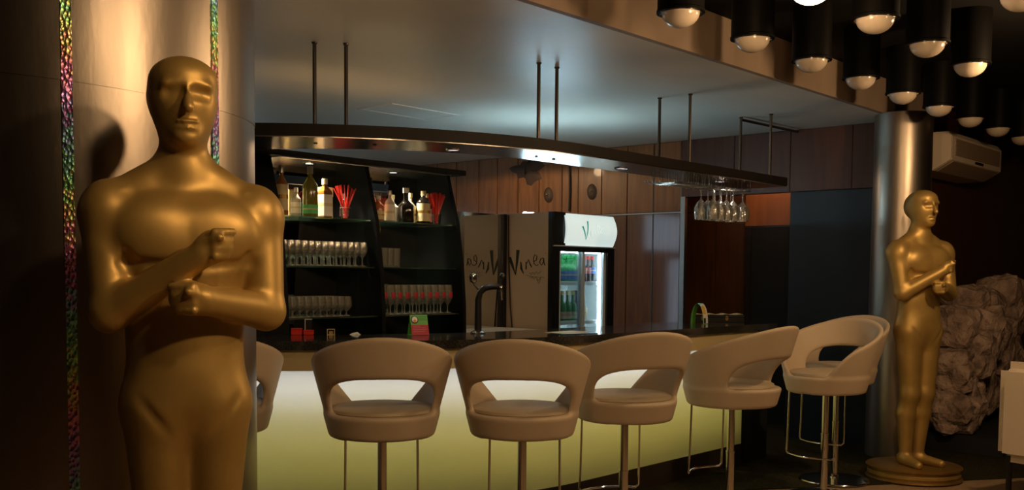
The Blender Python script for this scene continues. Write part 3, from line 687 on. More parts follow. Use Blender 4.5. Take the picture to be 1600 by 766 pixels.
part('sign_edge', MB().box(0.0, cw, -0.045, 0.0, 1.622, 1.631), M['cooler_frame'], cl)
# interior
part('lining', MB().box(0.014, 0.022, 0.03, cdp - 0.016, 0.5, 1.605).box(cw - 0.022, cw - 0.014, 0.03, cdp - 0.016, 0.5, 1.605).box(0.014, cw - 0.014, 0.03, cdp - 0.016, 0.49, 0.5), M['cooler_white'], cl)
part('light_tube', MB().tube([(cw - 0.115, 0.03, 0.6), (cw - 0.115, 0.03, 1.57)], 0.009, 10), M['tube_lit'], cl)
part('light_tube', MB().tube([(0.1, 0.035, 1.588), (cw - 0.12, 0.035, 1.588)], 0.012, 10), M['tube_lit'], cl)
for z in (1.352, 1.04):
    sf = MB()
    for k in range(12): 
        x = 0.04 + k * (cw - 0.08) / 11; sf.tube([(x, 0.05, z), (x, cdp - 0.03, z)], 0.003, 6)
    for y in (0.05, 0.25, 0.4): sf.tube([(0.025, y, z - 0.004), (cw - 0.025, y, z - 0.004)], 0.004, 6)
    s_ = part('wire_shelf', sf, M['cooler_wire'], cl, smooth=True)
    part('price_rail', MB().box(0.025, cw - 0.025, 0.036, 0.042, z - 0.028, z - 0.002), M['cooler_wire'], s_)
fl_ = MB()
fl_.box(0.025, cw - 0.025, 0.04, cdp - 0.03, 0.645, 0.65)
part('cooler_floor', fl_, M['cooler_white'], cl)
xm = 0.385
for (x0, x1, y) in ((0.085, xm + 0.02, -0.022), (xm - 0.03, cw - 0.09, -0.006)):
    dr = part('sliding_door', MB().box(x0, x1, y, y + 0.005, 0.5, 1.585), M['pane'], cl, label='clear sliding glass door')
    part('door_stile', MB().box(x0, x0 + 0.018, y - 0.005, y + 0.01, 0.5, 1.585).box(x1 - 0.03, x1, y - 0.005, y + 0.01, 0.5, 1.585), M['cooler_frame'], dr)
# strokes of the hand lettered word on the side panel and the sign
def ribbon(pts, wds, plane, d):
    # polyline strokes as flat ribbons: plane maps (u,v)->xyz
    mb = MB(); n = len(pts)
    P = []; 
    for i in range(n):
        a = Vector(pts[max(i - 1, 0)]); b = Vector(pts[min(i + 1, n - 1)]); t = (b - a).normalized(); nn = Vector((-t.y, t.x))
        P.append((Vector(pts[i]) + nn * wds[i] / 2, Vector(pts[i]) - nn * wds[i] / 2))
    vs_ = []
    for p, q in P: vs_ += [plane(p.x, p.y, 0), plane(q.x, q.y, 0), plane(q.x, q.y, d), plane(p.x, p.y, d)]
    fs = []
    for i in range(n - 1):
        for k in range(4):
            j = (k + 1) % 4; fs.append((i * 4 + k, (i + 1) * 4 + k, (i + 1) * 4 + j, i * 4 + j))
    fs += [(0, 1, 2, 3), ((n - 1) * 4 + 3, (n - 1) * 4 + 2, (n - 1) * 4 + 1, (n - 1) * 4)]
    return mb.add(vs_, fs)
V1 = [((0.0, 0.7), (0.1, 0.42), (0.22, 0.0)), (0.14, 0.11, 0.02)]
V2 = [((0.3, 0.98), (0.27, 0.5), (0.22, 0.0)), (0.13, 0.09, 0.03)]
I1 = [((0.4, 0.52), (0.42, 0.25), (0.5, 0.06)), (0.04, 0.09, 0.03)]
N1 = [((0.58, 0.52), (0.585, 0.3), (0.58, 0.22)), (0.03, 0.05, 0.04)]
N2 = [((0.58, 0.4), (0.66, 0.6), (0.73, 0.4), (0.78, 0.3)), (0.03, 0.05, 0.05, 0.03)]
E1 = [((0.83, 0.52), (0.93, 0.58), (0.95, 0.74), (0.88, 0.8), (0.83, 0.66), (0.85, 0.44), (0.94, 0.36), (1.0, 0.42)), (0.03,) * 8]
A1 = [((1.15, 0.66), (1.07, 0.62), (1.04, 0.48), (1.1, 0.38), (1.16, 0.5), (1.17, 0.66), (1.19, 0.44), (1.22, 0.38)), (0.035,) * 8]
D1 = [((1.22, 0.84), (1.24, 0.84)), (0.03, 0.03)]
SUB = [[((0.7, 0.1), (0.76, 0.02), (0.82, 0.12), (0.86, 0.04), (0.94, 0.14), (0.98, 0.05), (1.1, 0.16)), (0.014,) * 7], [((0.72, -0.1), (0.8, -0.06), (0.84, -0.16), (0.92, -0.06), (1.0, -0.2), (1.1, -0.06), (1.2, -0.1)), (0.014,) * 7], [((0.95, -0.15), (1.02, -0.32), (1.08, -0.12)), (0.014,) * 3], [((0.6, 0.0), (0.8, -0.05), (1.1, -0.08)), (0.012,) * 3]]
sx = 0.4 / 1.25; sz = 0.2
def side_plane(u, v, d): return (-0.005 - d * 0.001, 0.405 - u * 0.3 * 1.0, 1.4 + v * sz)
lg = None
def stroke_part(st, mt, name, plane, parent, k=1.0):
    return part(name, ribbon([(p[0], p[1]) for p in st[0]], [w_ * k for w_ in st[1]], plane, 1.0), mt, parent)
for nm, st in (('letter_stroke', V1), ('letter_stroke', V2), ('letter_stroke', I1), ('letter_stroke', N1), ('letter_stroke', N2), ('letter_stroke', E1), ('letter_stroke', A1), ('letter_stroke', D1)):
    stroke_part(st, M['ink'], nm, side_plane, cl, 0.85)
for st in SUB: stroke_part(st, M['ink_pale'], 'script_stroke', side_plane, cl)
def sign_plane(u, v, d):
    zz = 1.68 + v * 0.15; bow = math.sin(math.pi * (zz - 1.632) / 0.245); return (0.33 + u * 0.24, -0.0358 - 0.025 * bow - d * 0.001, zz)
for st in (V1, V2): 
    st2 = ([(p[0], p[1]) for p in st[0]], st[1]); 
    fine = [tuple(Vector(st2[0][i]).lerp(Vector(st2[0][i + 1]), q / 4)) for i in range(2) for q in range(4)] + [st2[0][2]]
    wf = [st2[1][i] + (st2[1][i + 1] - st2[1][i]) * q / 4 for i in range(2) for q in range(4)] + [st2[1][2]]
    stroke_part((fine, wf), M['ink_teal'], 'letter_stroke', sign_plane, sgn, 0.6)
M['ink_faint'] = mat('logo_faint', (0.55, 0.68, 0.66), 0.5, emit=((0.74, 0.92, 0.9), COOLER_SIGN * 0.3))
for st in (I1, N1, N2, E1, A1): stroke_part(st, M['ink_faint'], 'letter_stroke', sign_plane, sgn)
part('top_fill', MB().bbox(0.06, cw - 0.06, 0.3, 0.325, CZ, CZ + 0.014, 0.003), M['cool_fill'], cl, label='added fill tube on the cooler top')  # added glowing bar that throws cool light onto the ceiling
# cooler power cable
part('power_cable', MB().tube([(-0.012, 0.41, 1.87), (-0.014, 0.405, 1.6), (-0.012, 0.395, 1.35), (-0.016, 0.38, 1.15), (-0.012, 0.36, 0.95), (-0.012, 0.37, 0.7)], 0.006, 6), M['cable'], cl, smooth=True)
# bottles in the cooler
def cold_bottle(x, y, z, h, r, glass, label, cap, lab, labz):
    p = W(CA0, CB0, 0) + W(x, y, z)
    a = p.x * CA + p.y * SA; b = -p.x * SA + p.y * CA
    bottle('cold_bottle', a, b, z, h, r, glass, label, cap, lab, labz, 0.5, 0.4, group='bottles in the drinks cooler', seg=14)
for i in range(5):
    cold_bottle(0.212 + 0.056 * i, 0.075, 1.355, 0.205, 0.027, M['green_glass'], '%s green beer bottle with blue label from the left, upper cooler shelf' % ORD[i], M['green_glass'], M['label_blue'], (0.06, 0.4))
for i in range(5):
    cold_bottle(0.29 + 0.056 * i, 0.16, 1.355, 0.205, 0.027, M['green_glass'], '%s green bottle from the left, second row of upper cooler shelf' % ORD[i], M['green_glass'], M['label_green'], (0.06, 0.4))
for i in range(3):
    cold_bottle(0.54 + 0.056 * i, 0.085, 1.355, 0.2, 0.026, [M['cola'], M['cola'], M['dark_glass']][i], '%s dark cola bottle from the left, upper cooler shelf' % ORD[i], M['red_plastic'], [M['label_pink'], M['label_pink'], M['label_blue']][i], (0.3, 0.55))
cold_bottle(0.2, 0.09, 1.043, 0.2, 0.03, M['cola'], 'dark wine bottle with pink label, left end of lower cooler shelf', M['label_white'], M['label_pink'], (0.06, 0.35))
for i in range(3):
    cold_bottle(0.268 + 0.067 * i, 0.085, 1.043, 0.235, 0.032, M['green_glass'], '%s green wine bottle with yellow foil neck from the left, lower cooler shelf' % ORD[i], M['foil_yellow'], M['label_white'], (0.06, 0.3))
cold_bottle(0.468, 0.1, 1.043, 0.235, 0.03, M['dark_glass'], 'black bottle beside the green wine bottles, lower cooler shelf', M['black'], M['label_white'], (0.06, 0.25))
cold_bottle(0.58, 0.11, 1.043, 0.18, 0.026, M['clear_spirit'], 'small clear bottle alone behind the right cooler door', M['label_white'], M['label_cream'], (0.1, 0.5))

# ------------------------------------------------------------------ things on the counter
ZT = 1.0502
tp = thing('beer_tap', 'black and chrome curved beer tap standing on the counter', 'beer tap', W(4.44, 4.2, ZT), TH - 0.9)
part('base_flange', MB().lathe([(0.001, 0), (0.045, 0), (0.045, 0.008), (0.028, 0.018), (0.001, 0.02)], 20), M['chrome'], tp, smooth=True)
part('column', MB().tube([(0, 0, 0.01), (0, 0, 0.2), (0.01, 0, 0.245), (0.04, 0, 0.272), (0.08, 0, 0.28), (0.13, 0, 0.28)], [0.022, 0.02, 0.02, 0.02, 0.019, 0.017], 14), M['black'], tp, smooth=True)
sp = part('spout', MB().tube([(0.12, 0, 0.28), (0.135, 0, 0.278), (0.14, 0, 0.25), (0.142, 0, 0.2)], [0.012, 0.013, 0.01, 0.007], 10), M['chrome'], tp, smooth=True)
part('tap_collar', MB().lathe([(0.02, 0.25), (0.023, 0.25), (0.023, 0.262), (0.02, 0.262)], 14, (0.13, 0, 0.012)), M['chrome'], sp)
hd = part('handle', MB().tube([(0.135, 0, 0.285), (0.142, 0, 0.33)], [0.007, 0.006], 8), M['chrome'], tp, smooth=True)
part('handle_knob', MB().lathe([(0.001, 0.0), (0.016, 0.006), (0.018, 0.02), (0.012, 0.034), (0.001, 0.037)], 12, (0.143, 0, 0.325)), M['black'], hd, smooth=True)
bd = part('badge_arm', MB().tube([(0.01, 0, 0.255), (-0.02, 0, 0.29), (-0.03, 0, 0.31)], 0.008, 8), M['chrome'], tp, smooth=True)
part('badge', MB().lathe([(0.001, -0.03), (0.02, -0.022), (0.024, 0.0), (0.02, 0.022), (0.001, 0.03)], 12, (-0.03, 0, 0.33)), M['chrome'], bd, smooth=True)

def tent_card(a, b, rz, label):
    t = thing('tent_card', label, 'menu card', W(a, b, ZT), rz)
    hw, hd_, hh = 0.052, 0.045, 0.115
    def face(name, u0, u1, v0, v1, m, sgn_, off, par, w_=None):
        # panel on the leaning face: u across, v up the slope
        def pt(u, v, o):
            y = sgn_ * (hd_ * (1 - v) + o); return (u * hw, y, v * hh + 0.001 + o * 0.4)
        vs_ = [pt(u0, v0, off), pt(u1, v0, off), pt(u1, v1, off), pt(u0, v1, off), pt(u0, v0, off - 0.001), pt(u1, v0, off - 0.001), pt(u1, v1, off - 0.001), pt(u0, v1, off - 0.001)]
        return part(name, MB().add(vs_, [(0, 1, 2, 3), (4, 7, 6, 5), (0, 4, 5, 1), (1, 5, 6, 2), (2, 6, 7, 3), (3, 7, 4, 0)]), m, par)
    f = face('card_face', -1, 1, 0, 1, M['card_green'], -1, 0, t)
    face('red_panel', -1, 1, 0.0, 0.5, M['card_red'], -1, 0.0012, f)
    for v, u in ((0.42, 0.1), (0.33, 0.6), (0.24, 0.7), (0.15, 0.5)): face('print_line', -0.8, u, v, v + 0.025, M['label_pink'], -1, 0.0022, f)
    for v, u in ((0.9, 0.9), (0.82, 0.8), (0.74, 0.9)): face('print_line', 0.0, u, v, v + 0.02, M['green_glass'], -1, 0.0012, f)
    def disc(name, cu, cv, r, m, off):
        vs_ = []; n_ = 16
        for o in (off, off - 0.001):
            for k in range(n_):
                q = 2 * math.pi * k / n_; u = cu * hw + r * math.cos(q); v = cv + r * math.sin(q) / hh
                vs_.append((u, -(hd_ * (1 - v) + o), v * hh + 0.001 + o * 0.4))
        part(name, MB().add(vs_, [tuple(range(n_)), tuple(range(2 * n_ - 1, n_ - 1, -1))] + [(k, n_ + k, n_ + (k + 1) % n_, (k + 1) % n_) for k in range(n_)]), m, f)
    disc('picture_ring', -0.5, 0.75, 0.022, M['black'], 0.0013); disc('picture', -0.5, 0.76, 0.017, M['card_white'], 0.0022); disc('picture_spot', -0.5, 0.68, 0.009, M['card_orange'], 0.003)
    face('card_face', -1, 1, 0, 1, M['card_green'], 1, 0, t)
    for v in (0.2, 0.35, 0.5, 0.65, 0.8): face('print_line', -0.8, 0.8, v, v + 0.012, M['green_glass'], 1, 0.0012, t.children[-1])
    part('card_foot', MB().box(-hw, hw, -hd_ + 0.003, hd_ - 0.003, 0.0, 0.001), M['card_green'], t)
    return t
tent_card(4.075, 4.33, math.radians(22), 'green and red folded tent card beside the left bay')
# arched card
t = thing('arched_card', 'arched green, white and yellow promotional card on the counter', 'menu card', W(6.62, 4.0, ZT), math.radians(-38))
def arch_part(name, q0, q1, w0, w1, m, par, off=0.0):
    n = 10; vs_ = []
    for k in range(n + 1):
        q = q0 + (q1 - q0) * k / n; c, s = math.cos(q), math.sin(q)
        for rr in (off, off - 0.0015):
            x = (0.052 + rr) * c; z = (0.15 + rr) * (s ** 0.9 if s > 0 else 0)
            vs_ += [(x, w0, z), (x, w1, z)]
    fs = []
    for k in range(n):
        i = k * 4; j = i + 4
        fs += [(i, i + 1, j + 1, j), (i + 2, j + 2, j + 3, i + 3), (i, j, j + 2, i + 2), (i + 1, i + 3, j + 3, j + 1)]
    fs += [(0, 2, 3, 1), (n * 4, n * 4 + 1, n * 4 + 3, n * 4 + 2)]
    return part(name, MB().add(vs_, fs), m, par)
PI = math.pi
ap = arch_part('card_sheet', 0.0, PI, -0.035, 0.035, M['card_green'], t)
arch_part('white_print', 0.02, PI * 0.47, -0.035, 0.035, M['card_white'], ap, 0.0018)
arch_part('yellow_print', 0.45, 1.0, -0.03, 0.008, M['card_yellow'], ap, 0.0036)
arch_part('dark_print', 0.03, 0.25, -0.03, 0.0, M['ink'], ap, 0.0036)
arch_part('dark_print', 1.2, 1.45, -0.034, -0.006, M['ink_teal'], ap, 0.0036)
# black case with clasps
t = thing('game_case', 'flat black hinged case with two brass clasps at the counter end', 'case', W(6.96, 4.05, ZT), TH - math.radians(42))
part('case_body', MB().bbox(-0.2, 0.2, -0.06, 0.06, 0, 0.036, 0.004), M['black'], t)
part('case_lid', MB().bbox(-0.2, 0.2, -0.06, 0.06, 0.038, 0.058, 0.004), M['black'], t)
wv = MB(); n = 24; vs_ = []
for k in range(n + 1):
    x = -0.19 + 0.38 * k / n; z = 0.061 + 0.004 * math.sin(k * 0.9)
    vs_ += [(x, -0.05, z), (x, 0.05, z + 0.003), (x, 0.05, z - 0.001), (x, -0.05, z - 0.003)]
fs = [(k * 4 + i, (k + 1) * 4 + i, (k + 1) * 4 + (i + 1) % 4, k * 4 + (i + 1) % 4) for k in range(n) for i in range(4)]
part('curled_sheet', wv.add(vs_, fs + [(0, 1, 2, 3), (n * 4 + 3, n * 4 + 2, n * 4 + 1, n * 4)]), M['label_cream'], t, smooth=True, label='pale curled sheet on the lid')
for x in (-0.13, 0.06):
    c = part('clasp', MB().bbox(x - 0.012, x + 0.012, -0.064, -0.06, 0.026, 0.036, 0.001), M['brass'], t)
    part('clasp_hook', MB().prism([(x - 0.014, 0.04), (x + 0.014, 0.04), (x, 0.054)], 1, -0.064, -0.06), M['brass'], c)
    part('clasp_hook', MB().prism([(x - 0.014, 0.024), (x + 0.014, 0.024), (x, 0.012)], 1, -0.064, -0.06), M['brass'], c)
# small things at the left end
for (a, b, sx_, sy_, sz_, m, nm, lab, cat) in [
    (3.55, 4.78, 0.03, 0.02, 0.03, M['red_plastic'], 'red_box', 'larger red plastic box at the left end of the counter', 'box'),
    (3.60, 4.735, 0.028, 0.018, 0.02, M['red_plastic'], 'red_box', 'smaller red plastic box beside the black card stand', 'box')]:
    t = thing(nm, lab, cat, W(a, b, ZT), 0.1)
    part('tray', MB().bbox(-sx_, sx_, -sy_, sy_, 0, sz_, 0.003), m, t)
    part('lid', MB().bbox(-sx_ * 1.04, sx_ * 1.04, -sy_ * 1.04, sy_ * 1.04, sz_ + 0.0005, sz_ + 0.008, 0.002), m, t)
t = thing('card_stand', 'small black upright card stand with pale edge on the counter', 'card stand', W(3.62, 4.76, ZT), 0.1)
part('stand_panel', MB().bbox(-0.018, 0.018, -0.006, 0.006, 0, 0.085, 0.002), M['black'], t)
part('pale_edge', MB().box(-0.022, -0.0182, -0.007, 0.007, 0.0, 0.088).box(-0.022, 0.018, -0.007, 0.007, 0.0852, 0.089), M['label_white'], t)
t = thing('napkin_cube', 'small cream open-sided cube on the counter', 'holder', W(3.70, 4.66, ZT), 0.2)
part('shell', MB().box(-0.022, 0.022, -0.02, 0.02, 0, 0.003).box(-0.022, 0.022, -0.02, 0.02, 0.03, 0.033).box(-0.022, -0.018, -0.02, 0.02, 0.003, 0.03).box(0.018, 0.022, -0.02, 0.02, 0.003, 0.03), M['label_cream'], t)
part('filling', MB().box(-0.01, 0.012, -0.016, 0.016, 0.0032, 0.022), M['cardboard'], t)
t = thing('crumpled_paper', 'crumpled white scrap lying on the counter', 'paper', W(3.81, 4.58, ZT), 0.2)
part('scrap', MB().add([(-0.03, -0.01, 0), (0.0, -0.012, 0.0), (0.034, -0.01, 0), (0.03, 0.012, 0), (-0.03, 0.012, 0), (-0.015, 0, 0.009), (0.015, 0.002, 0.015)], [(0, 1, 5), (1, 6, 5), (1, 2, 6), (2, 3, 6), (3, 4, 5, 6), (4, 0, 5), (0, 4, 3, 2, 1)]), M['label_white'], t)
part('scrap_fold', MB().add([(0.0, -0.016, 0), (0.02, -0.02, 0), (0.012, -0.013, 0.008)], [(0, 1, 2), (0, 2, 1)]), M['label_white'], t)
for (a, b, rz, lab) in [(4.93, 3.92, 0.9, 'pale menu sheet lying flat on the counter before the cooler'), (4.86, 3.8, 0.6, 'glossy dark menu lying nearest the counter edge')]:
    t = thing('menu_sheet', lab, 'menu', W(a, b, ZT), rz)
    part('sheet', MB().bbox(-0.14, 0.14, -0.06, 0.06, 0, 0.004, 0.001), M['label_cream'] if 'pale' in lab else M['black'], t)
    part('print_strip', MB().box(-0.1, 0.08, -0.03, 0.02, 0.004, 0.0046), M['label_white'], t)

# ------------------------------------------------------------------ bar stools
def stool_shell():
    F = Field((-0.42, -0.46, 0.62), (0.42, 0.36, 1.2), 0.0075)
    x, y, z = np.meshgrid(*F.ax, indexing='ij')
    xs = x / 0.93; r = np.sqrt(xs * xs + y * y); th = np.degrees(np.arctan2(np.abs(xs), -y))
    rc = 0.236 + 0.28 * (z - 0.675)
    def smax(a, b, k):
        h_ = np.clip(0.5 - 0.5 * (b - a) / k, 0, 1); return b * (1 - h_) + a * h_ + k * h_ * (1 - h_)
    def smin(a, b, k):
        h_ = np.clip(0.5 + 0.5 * (b - a) / k, 0, 1); return b * (1 - h_) + a * h_ - k * h_ * (1 - h_)
    dr = np.abs(r - rc + 0.008) - 0.017
    u = np.clip((np.sqrt(th * th + 900) - 30) / 91, 0, 1.35); zhi = 1.132 - 0.185 * u ** 1.1
    d_top = (z - zhi) * 0.9
    d_front = (th - (117 + (0.96 - z) / 0.2 * 36)) * math.pi / 180 * 0.27
    q = ((th / 64.0) ** 2.6 + (np.abs(z - 0.785) / 0.165) ** 2.6) ** (1 / 2.6)
    d_open = (1 - q) * 0.14
    d = smax(smax(smax(dr, d_top, 0.022), d_front, 0.03), d_open, 0.02)
    d = np.maximum(d, 0.68 - z)
    # seat ring: tapered drum with rounded rims
    dq = np.stack([r - (0.232 + 0.28 * (z - 0.675)), np.abs(z - 0.728) - 0.036], 0)
    ring = np.sqrt((np.maximum(dq, 0) ** 2).sum(0)) + np.minimum(np.maximum(dq[0], dq[1]), 0) - 0.018
    F.F = smin(d, ring, 0.02)
    return F.mesh('shell', M['fabric'])
SHELL = stool_shell()
st = thing('bar_stool', '', 'bar stool', (0, 0, 0), 0, 'cream bar stools along the bar')
put('shell', SHELL, st)
part('seat_cushion', MB().lathe([(0.225, 0.775), (0.236, 0.785), (0.232, 0.797), (0.215, 0.805), (0.15, 0.812), (0.001, 0.815)], 40, cap=True), M['cushion'], st, smooth=True)
part('mounting_plate', MB().lathe([(0.001, 0.655), (0.09, 0.655), (0.1, 0.675), (0.001, 0.675)], 24), M['black'], st)
po = part('pole', MB().lathe([(0.024, 0.012), (0.024, 0.4), (0.0255, 0.4), (0.0255, 0.41), (0.021, 0.412), (0.021, 0.66)], 20), M['chrome'], st, smooth=True)
part('collar', MB().lathe([(0.024, 0.012), (0.034, 0.014), (0.03, 0.04), (0.024, 0.045)], 20, cap=False), M['chrome'], po, smooth=True)
part('base_disc', MB().lathe([(0.001, 0.0), (0.232, 0.0), (0.235, 0.004), (0.23, 0.011), (0.12, 0.02), (0.03, 0.028), (0.001, 0.03)], 48), M['chrome'], st, smooth=True)
fr = [(-0.165, 0.155, 0.675), (-0.168, 0.16, 0.4), (-0.17, 0.165, 0.295), (-0.155, 0.172, 0.28)]
arc_ = [(-0.155 + 0.31 * k / 10, 0.172 + 0.055 * math.sin(math.pi * k / 10), 0.28) for k in range(1, 10)]
part('footrest', MB().tube(fr + arc_ + [(-p[0], p[1], p[2]) for p in fr[::-1]], 0.006, 8), M['chrome'], st, smooth=True)
spots = [((-1.36, 4.67), 10, 'cream bar stool mostly hidden behind the thick steel column'),
         ((-0.58, 4.56), 8, 'cream bar stool nearest the thick steel column, seen whole from behind'),
         ((0.05, 4.66), -5, 'cream bar stool seen straight from behind, second whole stool from the left'),
         ((0.57, 5.13), 20, 'cream bar stool right of the middle, third whole stool from the left'),
         ((1.24, 5.74), 46, 'cream bar stool turned left in profile beside the end of the glowing panel'),
         ((1.985, 6.43), 132, 'cream bar stool facing the room, in front of its twin by the far statue'),
         ((2.225, 6.98), 130, 'cream bar stool farthest away, overlapped by the stool in front of it')]
for i, (p, deg, lab) in enumerate(spots):
    if i == 0:
        st.location = (p[0], p[1], 0.008); st.rotation_euler = (0, 0, math.radians(deg)); st['label'] = lab
    else:
        clone(st, (p[0], p[1], 0.008 if i != 2 else 0.0), math.radians(deg), lab)

# ------------------------------------------------------------------ gilded standing figures
def figure_mesh():
    F = Field((-0.32, -0.33, -0.03), (0.32, 0.22, 1.95), 0.0065)
    for s in (-1, 1):
        F.cone((s * 0.084, 0.0, 0.92), (s * 0.066, -0.012, 0.5), 0.092, 0.064, 0.035)
        F.cone((s * 0.066, -0.012, 0.5), (s * 0.07, 0.02, 0.36), 0.062, 0.064, 0.03)
        F.cone((s * 0.07, 0.02, 0.36), (s * 0.055, 0.025, 0.07), 0.064, 0.04, 0.02)
        F.ell((s * 0.055, 0.04, 0.04), (0.045, 0.06, 0.045), 0.02)
        F.cone((s * 0.06, 0.02, 0.035), (s * 0.1, -0.15, 0.022), 0.04, 0.028, 0.03)
    F.ell((0, 0.01, 0.97), (0.166, 0.116, 0.15), 0.06)
    F.ell((0, 0.005, 1.14), (0.162, 0.11, 0.22), 0.06)
    F.ell((0, 0.015, 1.36), (0.19, 0.13, 0.2), 0.05)
    for s in (-1, 1):
        F.ell((s * 0.085, -0.052, 1.415), (0.118, 0.068, 0.1), 0.035)
        F.cone((s * 0.02, 0.025, 1.6), (s * 0.18, 0.015, 1.505), 0.055, 0.052, 0.05)
        F.ell((s * 0.205, 0.005, 1.475), (0.07, 0.08, 0.085), 0.03)
    F.cone((0, 0.03, 1.5), (0, 0.01, 1.72), 0.068, 0.06, 0.04)
    # arms: bent at the elbow, hands meeting before the chest
    F.cone((-0.21, 0.0, 1.46), (-0.205, -0.06, 1.2), 0.064, 0.05, 0.025)
    F.cone((-0.205, -0.06, 1.2), (0.02, -0.19, 1.355), 0.054, 0.036, 0.02)
    F.cone((0.21, 0.0, 1.46), (0.215, -0.05, 1.2), 0.064, 0.052, 0.025)
    F.cone((0.215, -0.05, 1.2), (0.03, -0.18, 1.235), 0.054, 0.04, 0.02)
    F.ell((0.055, -0.195, 1.38), (0.05, 0.035, 0.045), 0.02)
    F.ell((-0.01, -0.19, 1.24), (0.055, 0.036, 0.046), 0.02)
    for i in range(4):
        F.cone((0.05, -0.226, 1.415 - 0.021 * i), (0.1 - 0.006 * i, -0.205, 1.418 - 0.021 * i), 0.0125, 0.011, 0.006)
        F.cone((-0.005, -0.222, 1.272 - 0.021 * i), (-0.058 + 0.005 * i, -0.2, 1.272 - 0.021 * i), 0.0125, 0.011, 0.006)
    F.cone((0.02, -0.2, 1.385), (0.062, -0.24, 1.402), 0.015, 0.011, 0.01)
    F.cone((0.025, -0.2, 1.245), (-0.02, -0.238, 1.258), 0.015, 0.011, 0.01)
    # head
    F.ell((0, 0.02, 1.8), (0.096, 0.122, 0.105), 0.02)
    F.ell((0, -0.022, 1.755), (0.08, 0.08, 0.108), 0.03)
    F.ell((0, -0.075, 1.685), (0.034, 0.03, 0.03), 0.03)
    F.ell((0, -0.012, 1.845), (0.09, 0.09, 0.06), 0.02)
    F.cone((-0.052, -0.085, 1.813), (0.052, -0.085, 1.813), 0.014, 0.014, 0.02)
    F.cone((0, -0.1, 1.812), (0, -0.128, 1.752), 0.01, 0.015, 0.008)
    F.ell((0, -0.1, 1.716), (0.03, 0.014, 0.007), 0.008)
    F.ell((0, -0.099, 1.702), (0.026, 0.013, 0.0075), 0.008)
    for s in (-1, 1):
        F.groove((s * 0.022, -0.104, 1.797), (s * 0.05, -0.092, 1.795), 0.014, 0.03)
        F.groove((s * 0.005, -0.11, 1.7095), (s * 0.024, -0.1, 1.7095), 0.004, 0.008)
    F.groove((-0.02, -0.105, 1.688), (0.02, -0.105, 1.688), 0.01, 0.006)
    # chest, hip and leg lines
    F.groove((0, -0.14, 1.36), (0, -0.13, 1.52), 0.012, 0.012)
    for s in (-1, 1):
        F.groove((s * 0.02, -0.125, 1.325), (s * 0.17, -0.08, 1.335), 0.014, 0.014)
        F.groove((s * 0.02, -0.1, 1.54), (s * 0.16, -0.055, 1.545), 0.012, -0.008)
        F.groove((s * 0.165, -0.09, 1.0), (s * 0.02, -0.115, 0.81), 0.012, 0.014)
        F.groove((s * 0.16, -0.06, 1.42), (s * 0.15, -0.1, 1.3), 0.014, 0.012)
    F.groove((0, -0.1, 0.84), (0, -0.05, 0.12), 0.012, 0.016)
    return F.mesh('figure', M['gold'])
FIG = figure_mesh()
def statue(loc, rz, label):
    t = thing('gold_statue', label, 'statue', loc, rz)
    put('figure', FIG, t, (0, 0, 0.091))
    pd = part('pedestal', MB().lathe([(0.001, 0), (0.318, 0), (0.322, 0.006), (0.316, 0.012), (0.306, 0.016), (0.306, 0.07), (0.318, 0.076), (0.32, 0.086), (0.314, 0.09), (0.001, 0.09)], 64), M['gold_dark'], t, smooth=True)
    part('pedestal_band', MB().lathe([(0.306, 0.03), (0.3095, 0.033), (0.3095, 0.053), (0.306, 0.056)], 64, cap=False), M['gold'], pd, smooth=True)
    return t
sR = W(7.194, 2.596, 0.0)
statue((-0.925, 2.9, 0.0), math.radians(24), 'large gold painted standing statue close by in front of the thick column')
statue((sR.x, sR.y, 0.008), math.radians(22), 'gold painted standing statue on round base beside the far slim column')

# ------------------------------------------------------------------ ceiling dome lights
lamp_proto = None
GRID_A = [4.12 + 0.68 * k for k in range(-9, 10)]
ROWB = [2.62, 1.98, 1.34, 0.70, 0.06]
LIT = {(1, 4.12): 18, (3, 2.08): 68, (2, 1.4): 14, (3, 4.8): 20, (2, 6.16): 60}
HOUS = MB().lathe([(0.001, 0.29), (0.108, 0.29), (0.108, 0.0), (0.112, -0.004), (0.112, -0.016), (0.096, -0.016), (0.096, 0.0), (0.001, 0.002)], 28).mesh('housing', M['housing'], True)
dprof = [(0.088 * math.cos(q), -0.012 - 0.07 * math.sin(q)) for q in [k * math.pi / 2 / 8 for k in range(8)]] + [(0.001, -0.082)]
DOFF = MB().lathe([(0.088, -0.002)] + dprof, 28).mesh('dome', M['dome_off'], True, 80)
DON = MB().lathe([(0.088, -0.002)] + dprof, 28).mesh('dome', M['dome_on'], True, 80)
RIM = MB().lathe([(0.096, -0.004), (0.0965, -0.018), (0.089, -0.016), (0.0885, -0.004)], 28, cap=False).mesh('rim', M['chrome'], True)
names_row = ['nearest the soffit', 'second from the soffit', 'third from the soffit', 'fourth from the soffit', 'fifth from the soffit']
def in_view(p):
    v = p - Vector((0, 0, H)); zc = v.dot(fw)
    if zc < 0.3: return False
    px = 800 + 1600 * v.dot(r2) / zc; py = 533 - 1600 * v.dot(u2) / zc
    return -60 < px < 1680 and py > -110
